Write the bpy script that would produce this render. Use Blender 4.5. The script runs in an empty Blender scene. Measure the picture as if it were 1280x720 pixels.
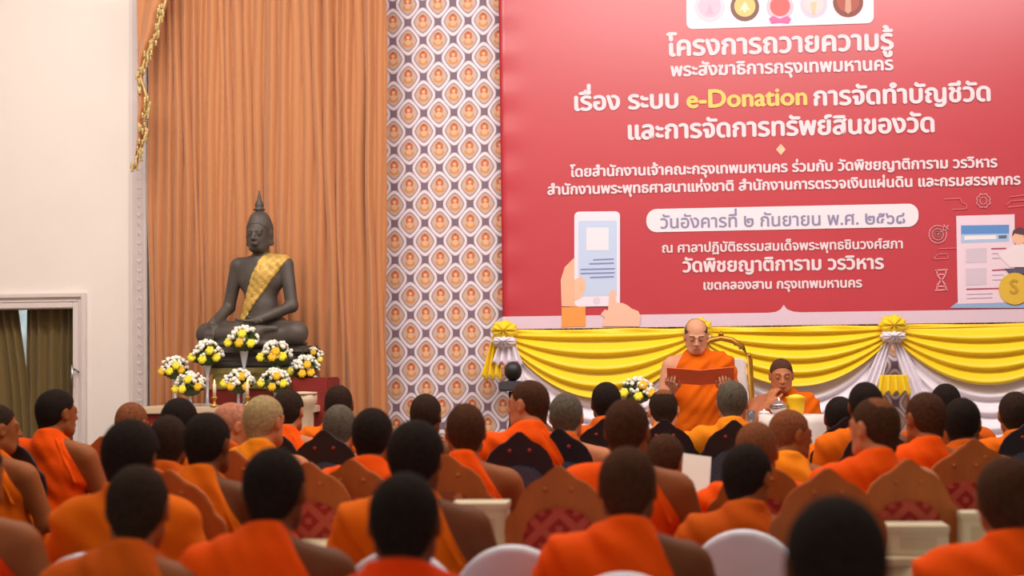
import bpy, bmesh, math, random
import numpy as np
from mathutils import Vector, Matrix
random.seed(7); rng = np.random.default_rng(7)
SC = bpy.context.scene; COL = SC.collection
PI = math.pi

# ------------------------------------------------------------------ camera, world, lights, exposure
EYE, FPX = 1.45, 2000.0
def cam_axes(yaw=5.6, pitch=2.43, roll=-0.7):
    y, p, r = [math.radians(v) for v in (yaw, pitch, roll)]
    f = Vector((-math.sin(y)*math.cos(p), math.cos(y)*math.cos(p), math.sin(p)))
    R = Vector((math.cos(y), math.sin(y), 0)); U = R.cross(f)
    return f, R*math.cos(r)+U*math.sin(r), -R*math.sin(r)+U*math.cos(r)
CF, CR, CU = cam_axes()
cd = bpy.data.cameras.new('camera'); cam = bpy.data.objects.new('camera', cd); COL.objects.link(cam)
cd.sensor_width = 36; cd.lens = FPX/1280*36; cd.clip_start = .05
cam.matrix_world = Matrix.Translation((0, 0, EYE)) @ Matrix(((CR.x, CU.x, -CF.x), (CR.y, CU.y, -CF.y), (CR.z, CU.z, -CF.z))).to_4x4()
cd.dof.use_dof = True; cd.dof.focus_distance = 11.4; cd.dof.aperture_fstop = 2.2
SC.camera = cam

W = bpy.data.worlds.new('world'); SC.world = W; W.use_nodes = True
W.node_tree.nodes['Background'].inputs[0].default_value = (1, .93, .84, 1)
W.node_tree.nodes['Background'].inputs[1].default_value = .70
def area(name, loc, target, sx, sy, power, col):
    l = bpy.data.lights.new(name, 'AREA'); l.shape = 'RECTANGLE'; l.size = sx; l.size_y = sy; l.energy = power; l.color = col
    o = bpy.data.objects.new(name, l); COL.objects.link(o); o.location = loc
    o.rotation_euler = (Vector(target)-Vector(loc)).to_track_quat('-Z', 'Y').to_euler(); return o
area('stage_light', (1.4, 9.0, 5.3), (.9, 12.6, 2.6), 5.5, .6, 130, (1, .95, .92))
area('stage_light_wall', (-4.2, 9.2, 5.3), (-4.2, 12.6, 2.2), 3.2, .6, 94, (1, .95, .90))
area('hall_light', (-1, 5.6, 5.4), (-1, 5.8, 0), 5, 3, 165, (1, .88, .72))
area('hall_light_front', (0, 8.3, 5.4), (0, 8.6, 0), 9, .8, 200, (1, .92, .84))
SC.view_settings.view_transform = 'Standard'; SC.view_settings.look = 'None'
SC.view_settings.gamma = 1; SC.view_settings.use_curve_mapping = False
SC.view_settings.exposure = 0.0

def ray(px, py): return CF + CR*((px-640)/FPX) - CU*((py-360)/FPX)
def atY(px, py, Y):
    d = ray(px, py); return Vector((0, 0, EYE)) + d*(Y/d.y)
def atD(px, py, D): return Vector((0, 0, EYE)) + ray(px, py)*D

# ------------------------------------------------------------------ material helpers
def lin(c): return tuple((v/255/12.92 if v/255 <= .04045 else ((v/255+.055)/1.055)**2.4) for v in c)
class X:                                   # a float socket with operators
    def __init__(s, nt, v): s.nt, s.v = nt, v
    def op(s, o, *a):
        n = s.nt.nodes.new('ShaderNodeMath'); n.operation = o
        for i, q in enumerate((s,)+a):
            q = q.v if isinstance(q, X) else q
            if isinstance(q, (int, float)): n.inputs[i].default_value = q
            else: s.nt.links.new(q, n.inputs[i])
        return X(s.nt, n.outputs[0])
    def __add__(s, o): return s.op('ADD', o)
    def __sub__(s, o): return s.op('SUBTRACT', o)
    def __mul__(s, o): return s.op('MULTIPLY', o)
    def __truediv__(s, o): return s.op('DIVIDE', o)
    def __pow__(s, o): return s.op('POWER', o)
    def abs(s): return s.op('ABSOLUTE')
    def frac(s): return s.op('FRACT')
    def lt(s, o): return s.op('LESS_THAN', o)
    def gt(s, o): return s.op('GREATER_THAN', o)
    def mn(s, o): return s.op('MINIMUM', o)
    def mx(s, o): return s.op('MAXIMUM', o)
    def sqrt(s): return s.op('SQRT')
def mixc(nt, fac, a, b):
    n = nt.nodes.new('ShaderNodeMix'); n.data_type = 'RGBA'
    for q, i in ((fac, 0), (a, 6), (b, 7)):
        q = q.v if isinstance(q, X) else q
        if isinstance(q, (int, float)): n.inputs[i].default_value = q
        elif isinstance(q, tuple): n.inputs[i].default_value = (*q[:3], 1)
        else: nt.links.new(q, n.inputs[i])
    return n.outputs[2]
MATS = {}
def mat(name, rgb, rough=.7, metal=0, var=.10, scale=9, bump=0, bscale=60, sheen=0, trans=0, spec=.5, stretch=(1, 1, 1), emit=None, obj=True):
    if name in MATS: return MATS[name]
    m = bpy.data.materials.new(name); m.use_nodes = True; nt = m.node_tree; p = nt.nodes['Principled BSDF']
    c = lin(rgb)
    tc = nt.nodes.new('ShaderNodeTexCoord'); mp = nt.nodes.new('ShaderNodeMapping'); mp.inputs['Scale'].default_value = stretch
    nt.links.new(tc.outputs['Object' if obj else 'Generated'], mp.inputs[0])
    nz = nt.nodes.new('ShaderNodeTexNoise'); nz.inputs['Scale'].default_value = scale; nz.inputs['Detail'].default_value = 4
    nt.links.new(mp.outputs[0], nz.inputs['Vector'])
    col = mixc(nt, nz.outputs[0], tuple(max(0, v*(1-var*2)) for v in c), tuple(min(1, v*(1+var*2)) for v in c))
    nt.links.new(col, p.inputs['Base Color'])
    p.inputs['Roughness'].default_value = rough; p.inputs['Metallic'].default_value = metal
    p.inputs['Specular IOR Level'].default_value = spec
    if sheen: p.inputs['Sheen Weight'].default_value = sheen
    if trans: p.inputs['Transmission Weight'].default_value = trans
    if emit: p.inputs['Emission Color'].default_value = (*c, 1); p.inputs['Emission Strength'].default_value = emit
    if bump:
        b = nt.nodes.new('ShaderNodeBump'); b.inputs['Strength'].default_value = bump; b.inputs['Distance'].default_value = .01
        n2 = nt.nodes.new('ShaderNodeTexNoise'); n2.inputs['Scale'].default_value = bscale
        nt.links.new(mp.outputs[0], n2.inputs['Vector']); nt.links.new(n2.outputs[0], b.inputs['Height']); nt.links.new(b.outputs[0], p.inputs['Normal'])
    MATS[name] = m; return m

# ------------------------------------------------------------------ mesh helpers
def link(name, me, m=None, parent=None, smooth=False):
    o = bpy.data.objects.new(name, me); COL.objects.link(o)
    if m is not None and not me.materials: me.materials.append(m)
    if smooth: me.shade_smooth()
    if parent is not None: o.parent = parent
    return o
def mesh(v, f):
    me = bpy.data.meshes.new('mesh'); me.from_pydata([tuple(a) for a in v], [], [tuple(a) for a in f]); me.update(); return me
def thing(name, label, cat, loc=(0, 0, 0), rz=0, group=None):
    o = bpy.data.objects.new(name, None); COL.objects.link(o); o.location = loc; o.rotation_euler = (0, 0, rz)
    o.empty_display_size = .1; o['label'] = label; o['category'] = cat
    if group: o['group'] = group
    return o
def tag(o, label, cat, group=None):
    o['label'] = label; o['category'] = cat
    if group: o['group'] = group
    return o
def struct(o): o['kind'] = 'structure'; return o
class G:                                   # collects geometry
    def __init__(s): s.v = []; s.f = []
    def add(s, v, f):
        n = len(s.v); s.v += [tuple(a) for a in v]; s.f += [tuple(i+n for i in q) for q in f]; return s
    def box(s, x0, x1, y0, y1, z0, z1):
        v = [(x, y, z) for z in (z0, z1) for x, y in ((x0, y0), (x1, y0), (x1, y1), (x0, y1))]
        return s.add(v, [(0, 3, 2, 1), (4, 5, 6, 7), (0, 1, 5, 4), (1, 2, 6, 5), (2, 3, 7, 6), (3, 0, 4, 7)])
    def tube(s, pts, r, n=10, caps=True):
        pts = [Vector(p) for p in pts]; rs = r if isinstance(r, (list, tuple)) else [r]*len(pts); v = []; f = []
        for i, p in enumerate(pts):
            d = (pts[min(i+1, len(pts)-1)]-pts[max(i-1, 0)]).normalized()
            a = d.cross(Vector((0, 0, 1)) if abs(d.z) < .9 else Vector((1, 0, 0))).normalized(); b = d.cross(a)
            for k in range(n):
                t = 2*PI*k/n; v.append(p+(a*math.cos(t)+b*math.sin(t))*rs[i])
        for i in range(len(pts)-1):
            for k in range(n): f.append((i*n+k, i*n+(k+1) % n, (i+1)*n+(k+1) % n, (i+1)*n+k))
        if caps: f.append(tuple(range(n))[::-1]); f.append(tuple((len(pts)-1)*n+k for k in range(n)))
        return s.add(v, f)
    def lathe(s, prof, cx=0, cy=0, n=20, lump=0):
        v = []; f = []
        for r, z in prof:
            for k in range(n):
                t = 2*PI*k/n; q = r*(1+lump*math.sin(t*6)); v.append((cx+q*math.cos(t), cy+q*math.sin(t), z))
        for i in range(len(prof)-1):
            for k in range(n): f.append((i*n+k, i*n+(k+1) % n, (i+1)*n+(k+1) % n, (i+1)*n+k))
        f.append(tuple(range(n))[::-1]); f.append(tuple((len(prof)-1)*n+k for k in range(n)))
        return s.add(v, f)
    def prism(s, pts, y0, y1):             # outline in xz, extruded along y
        n = len(pts); v = [(x, y0, z) for x, z in pts]+[(x, y1, z) for x, z in pts]
        return s.add(v, [tuple(range(n)), tuple(range(2*n-1, n-1, -1))]+[(i, i+n, (i+1) % n+n, (i+1) % n) for i in range(n)])
    def ball(s, c, r, n=10, m=7, amp=0, fr=5, sq=(1, 1, 1)):
        v = []; f = []; ph = random.random()*6
        for i in range(m+1):
            a = PI*i/m
            for k in range(n):
                t = 2*PI*k/n; q = r*(1+amp*math.sin(fr*t+ph+i*1.7))
                v.append((c[0]+sq[0]*q*math.sin(a)*math.cos(t), c[1]+sq[1]*q*math.sin(a)*math.sin(t), c[2]+sq[2]*q*math.cos(a)))
        for i in range(m):
            for k in range(n): f.append((i*n+k, (i+1)*n+k, (i+1)*n+(k+1) % n, i*n+(k+1) % n))
        return s.add(v, f)
    def obj(s, name, m, parent=None, smooth=False, bevel=0):
        me = mesh(s.v, s.f)
        bm = bmesh.new(); bm.from_mesh(me); bmesh.ops.recalc_face_normals(bm, faces=bm.faces)
        if bevel: bmesh.ops.bevel(bm, geom=[e for e in bm.edges if e.is_manifold and e.calc_face_angle(0) > .6], offset=bevel, segments=2, affect='EDGES', clamp_overlap=True)
        bm.to_mesh(me); bm.free()
        return link(name, me, m, parent, smooth)
def grid_sheet(nu, nv, fn):
    v = [fn(i/(nu-1), j/(nv-1)) for j in range(nv) for i in range(nu)]
    f = [(j*nu+i, j*nu+i+1, (j+1)*nu+i+1, (j+1)*nu+i) for j in range(nv-1) for i in range(nu-1)]
    return v, f
def sheet_obj(name, nu, nv, fn, m, parent=None, thick=.004):
    v, f = grid_sheet(nu, nv, fn); o = link(name, mesh(v, f), m, parent, True)
    if thick:
        md = o.modifiers.new('thickness', 'SOLIDIFY'); md.thickness = thick
    return o

# ------------------------------------------------------------------ signed-distance modelling (surface nets)
def E(c, r, R=None): return ('e', np.array(c, float), np.array(r, float), R)
def C(a, b, ra, rb=None): return ('c', np.array(a, float), np.array(b, float), ra, ra if rb is None else rb)
def ev(p, P):
    if p[0] == 'e':
        q = P-p[1]
        if p[3] is not None: q = q@p[3]
        k0 = np.sqrt(((q/p[2])**2).sum(-1)); k1 = np.sqrt(((q/p[2]**2)**2).sum(-1))
        return k0*(k0-1)/np.maximum(k1, 1e-6)
    a, b, ra, rb = p[1:]; ba = b-a; t = np.clip(((P-a)@ba)/max(ba@ba, 1e-9), 0, 1)
    return np.linalg.norm(P-a-t[..., None]*ba, axis=-1)-(ra+(rb-ra)*t)
def bounds(p, m):
    if p[0] == 'e':
        r = np.max(p[2]) if p[3] is not None else p[2]; return p[1]-r-m, p[1]+r+m
    r = max(p[3], p[4])+m; return np.minimum(p[1], p[2])-r, np.maximum(p[1], p[2])+r
def field(ax, prims):                      # prims: (prim, k) unions, or (prim, -k) subtracts
    xs, ys, zs = ax
    D = np.full((len(xs), len(ys), len(zs)), .5)
    for p, k in prims:
        lo, hi = bounds(p, abs(k)+.05)
        s = [slice(max(0, np.searchsorted(a, l)-1), np.searchsorted(a, h)+1) for a, l, h in zip(ax, lo, hi)]
        g = np.stack(np.meshgrid(xs[s[0]], ys[s[1]], zs[s[2]], indexing='ij'), -1)
        if g.size == 0: continue
        d = ev(p, g); A = D[s[0], s[1], s[2]]
        if k > 0:
            h = np.maximum(k-np.abs(A-d), 0)/k; D[s[0], s[1], s[2]] = np.minimum(A, d)-h*h*k*.25
        else:
            k = -k; d = -d; h = np.maximum(k-np.abs(A-d), 0)/k; D[s[0], s[1], s[2]] = np.maximum(A, d)+h*h*k*.25
    return D
def nets(ax, D):
    xs, ys, zs = ax; S = D < 0
    co = [(i, j, k) for i in (0, 1) for j in (0, 1) for k in (0, 1)]
    n = [q-1 for q in D.shape]
    cnt = sum(S[i:i+n[0], j:j+n[1], k:k+n[2]].astype(np.int8) for i, j, k in co)
    I = np.argwhere((cnt > 0) & (cnt < 8))
    if len(I) == 0: return np.zeros((0, 3)), np.zeros((0, 4), int)
    idx = -np.ones(n, int); idx[I[:, 0], I[:, 1], I[:, 2]] = np.arange(len(I))
    acc = np.zeros((len(I), 3)); num = np.zeros(len(I))
    def cp(o): return np.stack([xs[I[:, 0]+o[0]], ys[I[:, 1]+o[1]], zs[I[:, 2]+o[2]]], -1), D[I[:, 0]+o[0], I[:, 1]+o[1], I[:, 2]+o[2]]
    cps = {o: cp(o) for o in co}
    for a in co:
        for d in range(3):
            if a[d] == 0:
                b = list(a); b[d] = 1; b = tuple(b); pa, va = cps[a]; pb, vb = cps[b]
                m = (va < 0) != (vb < 0); t = np.where(m, va/np.where(m, va-vb, 1), 0)
                acc += np.where(m[:, None], pa+(pb-pa)*t[:, None], 0); num += m
    V = acc/num[:, None]; Q = []
    for d in range(3):
        a = [slice(None)]*3; b = [slice(None)]*3; a[d] = slice(0, -1); b[d] = slice(1, None)
        ch = S[tuple(a)] != S[tuple(b)]
        e1, e2 = [q for q in range(3) if q != d]
        J = np.argwhere(ch); J = J[(J[:, e1] > 0) & (J[:, e2] > 0) & (J[:, e1] < n[e1]) & (J[:, e2] < n[e2])]
        o1 = np.zeros(3, int); o1[e1] = 1; o2 = np.zeros(3, int); o2[e2] = 1
        g = lambda K: idx[K[:, 0], K[:, 1], K[:, 2]]
        q = np.stack([g(J-o1-o2), g(J-o2), g(J), g(J-o1)], -1)
        fl = S[J[:, 0], J[:, 1], J[:, 2]]
        if d == 1: fl = ~fl
        q[~fl] = q[~fl][:, ::-1]; Q.append(q)
    Q = np.concatenate(Q); Q = Q[(Q >= 0).all(1)]
    return V, Q
def np_mesh(parts):
    me = bpy.data.meshes.new('mesh'); V = np.concatenate([p[0] for p in parts]); off = 0; Q = []
    for v, q in parts: Q.append(q+off); off += len(v)
    Q = np.concatenate(Q)
    me.vertices.add(len(V)); me.vertices.foreach_set('co', V.astype(np.float32).ravel())
    me.loops.add(len(Q)*4); me.loops.foreach_set('vertex_index', Q.astype(np.int32).ravel())
    me.polygons.add(len(Q)); me.polygons.foreach_set('loop_start', np.arange(0, len(Q)*4, 4, dtype=np.int32))
    me.update(calc_edges=True); me.shade_smooth(); return me
def axes(lo, hi, h): return [np.arange(l, u+h, h) for l, u in zip(lo, hi)]
def graded(lo, hi, flo, fhi, hf, hc):
    return np.concatenate([np.arange(flo, lo-hc, -hc)[::-1][:-1], np.arange(flo, fhi, hf), np.arange(fhi, hi+hc, hc)])
def rotm(yaw, pitch=0, roll=0):            # yaw about z, pitch about x (+ looks up), roll about y
    return np.array((Matrix.Rotation(yaw, 3, 'Z') @ Matrix.Rotation(pitch, 3, 'X') @ Matrix.Rotation(roll, 3, 'Y')))

# hand: wrist at origin, fingers +Y, palm -Z, thumb on +X
def hand_prims(curl):
    P = [(C((0, -.03, 0), (0, .02, 0), .024, .026), .02)]
    for i, x in enumerate((-.031, -.0105, .0105, .031)):
        L = (.80, .95, 1, .92)[i]
        P.append((C((x*.55, .005, 0), (x, .085, 0), .014, .0115), .014))
        p = np.array((x, .085, 0)); a = 0
        for j, l in enumerate((.040, .026, .021)):
            a -= curl*(1, 1.1, .7)[j]; q = p+np.array((0, math.cos(a), math.sin(a)))*l*L
            P.append((C(p, q, .0100-.001*j, .0092-.001*j), .003)); p = q
    P += [(C((.018, .01, -.006), (.045, .045, -.016), .017, .013), .015), (C((.045, .045, -.016), (.054, .072, -.022-.02*curl), .0125, .011), .006),
          (C((.054, .072, -.022-.02*curl), (.050, .095, -.030-.03*curl), .0108, .009), .004)]
    return P
HANDS = {}
def hand(curl):
    if curl not in HANDS:
        ax = axes((-.06, -.06, -.13), (.08, .19, .05), .0045); HANDS[curl] = nets(ax, field(ax, hand_prims(curl)))
    return HANDS[curl]
def put_hand(wrist, dirv, palm, left, curl):
    v, q = hand(curl); d = Vector(dirv).normalized(); n = -Vector(palm); n = (n-d*n.dot(d)).normalized(); x = d.cross(n)
    v = v.copy()
    if left: v[:, 0] *= -1; q = q[:, ::-1]
    M = np.array([x, d, n]); return v@M+np.array(wrist), q

# ------------------------------------------------------------------ people
SKIN = {'brown': (144, 82, 42), 'dark': (108, 60, 30), 'tan': (186, 118, 80), 'pale': (212, 152, 122), 'grey': (84, 76, 68)}
def skin(k): return mat('skin_'+k, SKIN[k], .6, var=.06, scale=14, bump=.05, bscale=90, spec=.25)
HAIRC = {'black': (36, 28, 25), 'brown': (70, 44, 30), 'grey': (88, 80, 70), 'silver': (160, 138, 100), 'stubble': (120, 72, 46), 'shaved': (84, 56, 44), 'bare': (176, 116, 92), 'dark': (48, 35, 28)}
def hairm(k): return mat('hair_'+k, HAIRC[k], .95, var=.35, scale=70, bump=.5, bscale=260, spec=.1)
ROBE = {'red': (244, 82, 4), 'orange': (222, 104, 10), 'rust': (196, 84, 14), 'yellow': (232, 132, 20), 'deep': (232, 62, 2), 'stage': (218, 98, 8)}
def robem(k): return mat('robe_'+k, ROBE[k], .9, var=.12, scale=5, bump=.25, bscale=130, spec=.15)

def head_prims(c, R, fem=0, male=1):
    T = lambda p: c+R@np.array(p, float)
    e = lambda p, r: E(T(p), r, R)
    return [(e((0, -.016, .024), (.077, .096, .090)), .02), (e((0, .022, -.035), (.060, .068, .078)), .03), (C(T((-.022, .055, -.094)), T((.022, .055, -.094)), .017), .03),
            (C(T((-.050, -.005, -.062)), T((-.030, .040, -.088)), .022), .03), (C(T((.050, -.005, -.062)), T((.030, .040, -.088)), .022), .03),
            (e((-.031, .094, .002), (.019, .013, .012)), -.012), (e((.031, .094, .002), (.019, .013, .012)), -.012),
            (e((-.031, .078, .001), (.016, .012, .011)), .005), (e((.031, .078, .001), (.016, .012, .011)), .005),
            (C(T((-.046, .074, .022)), T((-.012, .088, .020)), .007), .012), (C(T((.046, .074, .022)), T((.012, .088, .020)), .007), .012),
            (C(T((0, .086, .012)), T((0, .106, -.030)), .007, .011), .010), (e((-.013, .094, -.034), (.009, .010, .007)), .006), (e((.013, .094, -.034), (.009, .010, .007)), .006),
            (e((0, .088, -.058), (.024, .012, .007)), .006), (e((0, .086, -.070), (.019, .012, .007)), .006),
            (e((-.080, -.008, -.006), (.010, .021, .033)), .010), (e((.080, -.008, -.006), (.010, .021, .033)), .010),
            (e((-.088, .002, -.004), (.008, .011, .018)), -.006), (e((.088, .002, -.004), (.008, .011, .018)), -.006)]
def make_person(name, label, x, y, H, rz=0, hyaw=0, hpitch=0, hroll=0, lean=.04, build=1.0, sk='brown', hair='black', hstyle='full', robe='orange',
                drape='right', armR=None, armL=None, stand=False, base=0, fine=.0095, group=None, hands=True):
    root = thing(name, label, 'person', (x, y, base), rz, group)
    b = build; seat = .47
    if stand: pel = H*.535; crotch = pel-.06
    else: pel = seat+.10; crotch = pel
    zc = H-.114
    Rh = rotm(hyaw, hpitch, hroll)
    def L(z): return lean*(z-pel)/.6
    hf = .032 if not stand else .01; nb = np.array((0, L(H-.25)-.032-hf*.3, H-.262)); hc = np.array((0, L(H-.12)-.005+hf, zc))
    hc = hc+Rh@np.array((0, .012, 0))*(1 if abs(hpitch) > .05 else .5)
    if hpitch: hc = hc+np.array((0, -.07*math.sin(hpitch), -.015*abs(hpitch)))
    sh = H-.262; ch = pel+(H-pel)*.47; be = pel+(H-pel)*.2
    hp = head_prims(hc, Rh)
    neck = [(C(nb, hc+Rh@np.array((0, -.035, -.055)), .058*b, .052), .012)]
    tor = [(C((-.03, L(sh)-.03, sh-.006), (-.155*b, L(sh)-.02, sh-.048), .044, .050), .03), (C((.03, L(sh)-.03, sh-.006), (.155*b, L(sh)-.02, sh-.048), .044, .050), .03),
           (E((0, L(ch), ch-.03), (.172*b, .112*b, (H-.245)-(ch-.03))), .03), (E((0, L(be)+.02, be), (.158*b, .135*b, .16)), .07), (E((0, .0, pel), (.175*b, .14, .12)), .06)]
    S = {s: np.array((s*.186*b, L(sh)-.012, sh-.072)) for s in (-1, 1)}
    arms = {}; hd = []
    for s, A in ((-1, armL), (1, armR)):
        if A is None: A = dict(e=(s*.245*b, L(.8)+.05, sh-.285), w=(s*.11, .27+L(.7), max(.68, sh-.33) if not stand else sh-.5), d=(-s*.5, 1, -.1), p=(0, 0, -1), c=.45)
        e, w = np.array(A['e'], float), np.array(A['w'], float)
        arms[s] = [(C(S[s], e, .054*b, .043), .04), (C(e, w, .043, .029), .02)]
        if hands: hd.append(put_hand(w, A['d'], A['p'], s < 0, A['c']))
    legs = []
    if stand:
        for s in (-1, 1): legs += [(C((s*.09, 0, pel-.03), (s*.10, .02, pel*.52), .085, .06), .03), (C((s*.10, .02, pel*.52), (s*.10, -.01, .09), .058, .038), .03), (C((s*.10, -.03, .045), (s*.12, .13, .03), .042, .03), .03)]
    else:
        for s in (-1, 1): legs += [(C((s*.09, .02, seat+.075), (s*.13, .40, seat+.065), .085, .064), .04), (C((s*.13, .40, seat+.06), (s*.13, .38, .10), .056, .040), .03), (C((s*.13, .35, .045), (s*.145, .52, .035), .042, .03), .03)]
    allp = neck+hp+tor+arms[-1]+arms[1]+legs
    lo = np.array([min(bounds(p, .02)[0][i] for p, k in allp if k > 0) for i in range(3)]); hi = np.array([max(bounds(p, .02)[1][i] for p, k in allp if k > 0) for i in range(3)])
    ax = [graded(lo[0], hi[0], hc[0]-.115, hc[0]+.115, fine, .018), graded(lo[1], hi[1], hc[1]-.13, hc[1]+.13, fine, .018), graded(lo[2], hi[2], hc[2]-.17, hi[2]-.005, fine, .018)]
    body = np_mesh([nets(ax, field(ax, allp))]+hd)
    bo = link('body', body, skin(sk), root)
    # robe
    rp = []
    def infl(lst, r, k):
        for p, kk in lst:
            if p[0] == 'e': rp.append((E(p[1], p[2]+r, p[3]), k))
            else: rp.append((C(p[1], p[2], p[3]+r, p[4]+r), k))
    infl(tor, .016, .045); infl([arms[-1][0]], .022, .06)
    m = (arms[-1][1][0][1]+arms[-1][1][0][2])/2
    rp.append((C(arms[-1][1][0][1], m+(m-arms[-1][1][0][1])*.3, .062, .055), .05))
    rp.append((C((-.012, nb[1]-.004, H-.275), (-.004, nb[1]+.006, H-.222), .082, .068), .03))
    if drape == 'both':
        infl([arms[1][0]], .022, .06); m = (arms[1][1][0][1]+arms[1][1][0][2])/2; rp.append((C(arms[1][1][0][1], m, .062, .055), .05))
    if stand:
        infl(legs[:2]+legs[3:5], .03, .12); rp.append((C((0, 0, pel-.05), (0, .01, .20), .15, .14), .08))
    else:
        infl(legs[:1]+legs[3:4], .022, .10)
        for s in (-1, 1): rp.append((C((s*.13, .40, seat+.05), (s*.12, .37, .22), .085, .085), .09))
        rp.append((C((0, .36, seat+.03), (0, .35, .25), .09, .10), .08))
    lo = np.array([min(bounds(p, .03)[0][i] for p, k in rp) for i in range(3)]); hi = np.array([max(bounds(p, .03)[1][i] for p, k in rp) for i in range(3)])
    hr = .013 if fine > .008 else .0095
    ax = axes(lo, hi, hr); D = field(ax, rp)
    g = np.meshgrid(*ax, indexing='ij'); X_, Y_, Z_ = g
    ph = random.random()*6
    u = X_*.75+Z_*.65
    D += .0055*np.sin(52*u+3*np.sin(9*Z_+ph)+4*Y_+ph)+.003*np.sin(95*u+2*np.sin(14*X_+ph)-6*Y_)
    D += .004*np.sin(38*X_+ph)*(Z_ < pel)
    if drape == 'right':       # bare right shoulder
        c0 = np.array((.080, H-.24)); n = np.array((.88, .47))
        pl = (X_-c0[0])*n[0]+(Z_-c0[1])*n[1]+.012*np.sin(7*Z_+ph)
        # the armpit: the right arm side stays free
        D = np.maximum(D, pl)
        D = np.maximum(D, (X_-.205*b)*(Z_ > pel+.02)-1*(Z_ <= pel+.02))
    D = np.maximum(D, Z_-(H-.180)+.30*np.abs(X_)**1.2+.5*np.maximum(0, Y_-nb[1]))
    D = np.maximum(D, .16-Z_)
    ro = link('robe', np_mesh([nets(ax, D)]), robem(robe), root)
    # the folded outer edge lying over the left shoulder
    if drape == 'right':
        t = []
        for q in np.linspace(0, 1, 16):
            t.append((.03-.012*math.sin(q*3), 0, 0))
        pts = []
        for q in np.linspace(0, 1, 14):      # across the back from neck to right armpit
            xx = .066+.115*b*q; zz = H-.232-.22*q
            yy = L(zz)-.122*b+.045*(1-q)+.035*q*q
            pts.append((xx-.02, yy, zz))
        gg = G(); gg.tube(pts, [.010+.003*math.sin(i) for i in range(len(pts))], 8)
        fo = gg.obj('robe_fold', robem(robe), root, True)
    # hair
    if hstyle != 'none':
        ex = .007 if hstyle in ('full', 'thick') else .0035
        if hstyle == 'thick': ex = .016
        h = .0065; ax = axes(hc-.135, hc+.135, h)
        sk_ = [(E(hc+Rh@np.array((0, -.016, .024)), (.077+ex, .096+ex, .090+ex), Rh), .02), (C(hc+Rh@np.array((0, -.048, -.078)), hc+Rh@np.array((0, -.045, -.02)), .050+ex*.5, .058+ex*.5), .03)]
        D = field(ax, sk_); P = np.stack(np.meshgrid(*ax, indexing='ij'), -1); Lc = (P-hc)@Rh
        x_, y_, z_ = Lc[..., 0], Lc[..., 1], Lc[..., 2]
        reg = np.maximum(y_*.86-(z_-.028)*.9-.028, -z_-.092+.25*np.maximum(0, -y_-.02)*-1)     # hairline: front and nape
        reg = np.maximum(reg, -(np.sqrt((np.abs(x_)-.083)**2*.6+(y_+.002)**2+(z_+.008)**2)-.030))
        if hstyle == 'bald': reg = np.maximum(reg, -(np.sqrt((x_*.9)**2+(y_-.02)**2+((z_-.10))**2)-.072))
        if hstyle == 'crown': reg = np.maximum(reg, -(np.sqrt(x_**2+(y_+.045)**2+((z_-.095))**2)-.045))
        if hstyle in ('bald', 'crown') and not stand:
            D2 = np.maximum(D+ex-.0022, np.maximum(y_*.86-(z_-.028)*.9-.028, -z_-.02)); v, q = nets(ax, D2); link('stubble', np_mesh([(v, q)]), hairm('stubble'), root)
        D = np.maximum(D, reg)+.0012*np.sin(300*x_)*np.sin(280*z_)
        v, q = nets(ax, D)
        if len(v): link('hair', np_mesh([(v, q)]), hairm(hair), root)
    root['hx'], root['hy'], root['hz'] = [float(v) for v in hc]
    for k in ('hx', 'hy', 'hz'): del root[k]
    return root, hc, Rh

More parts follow.
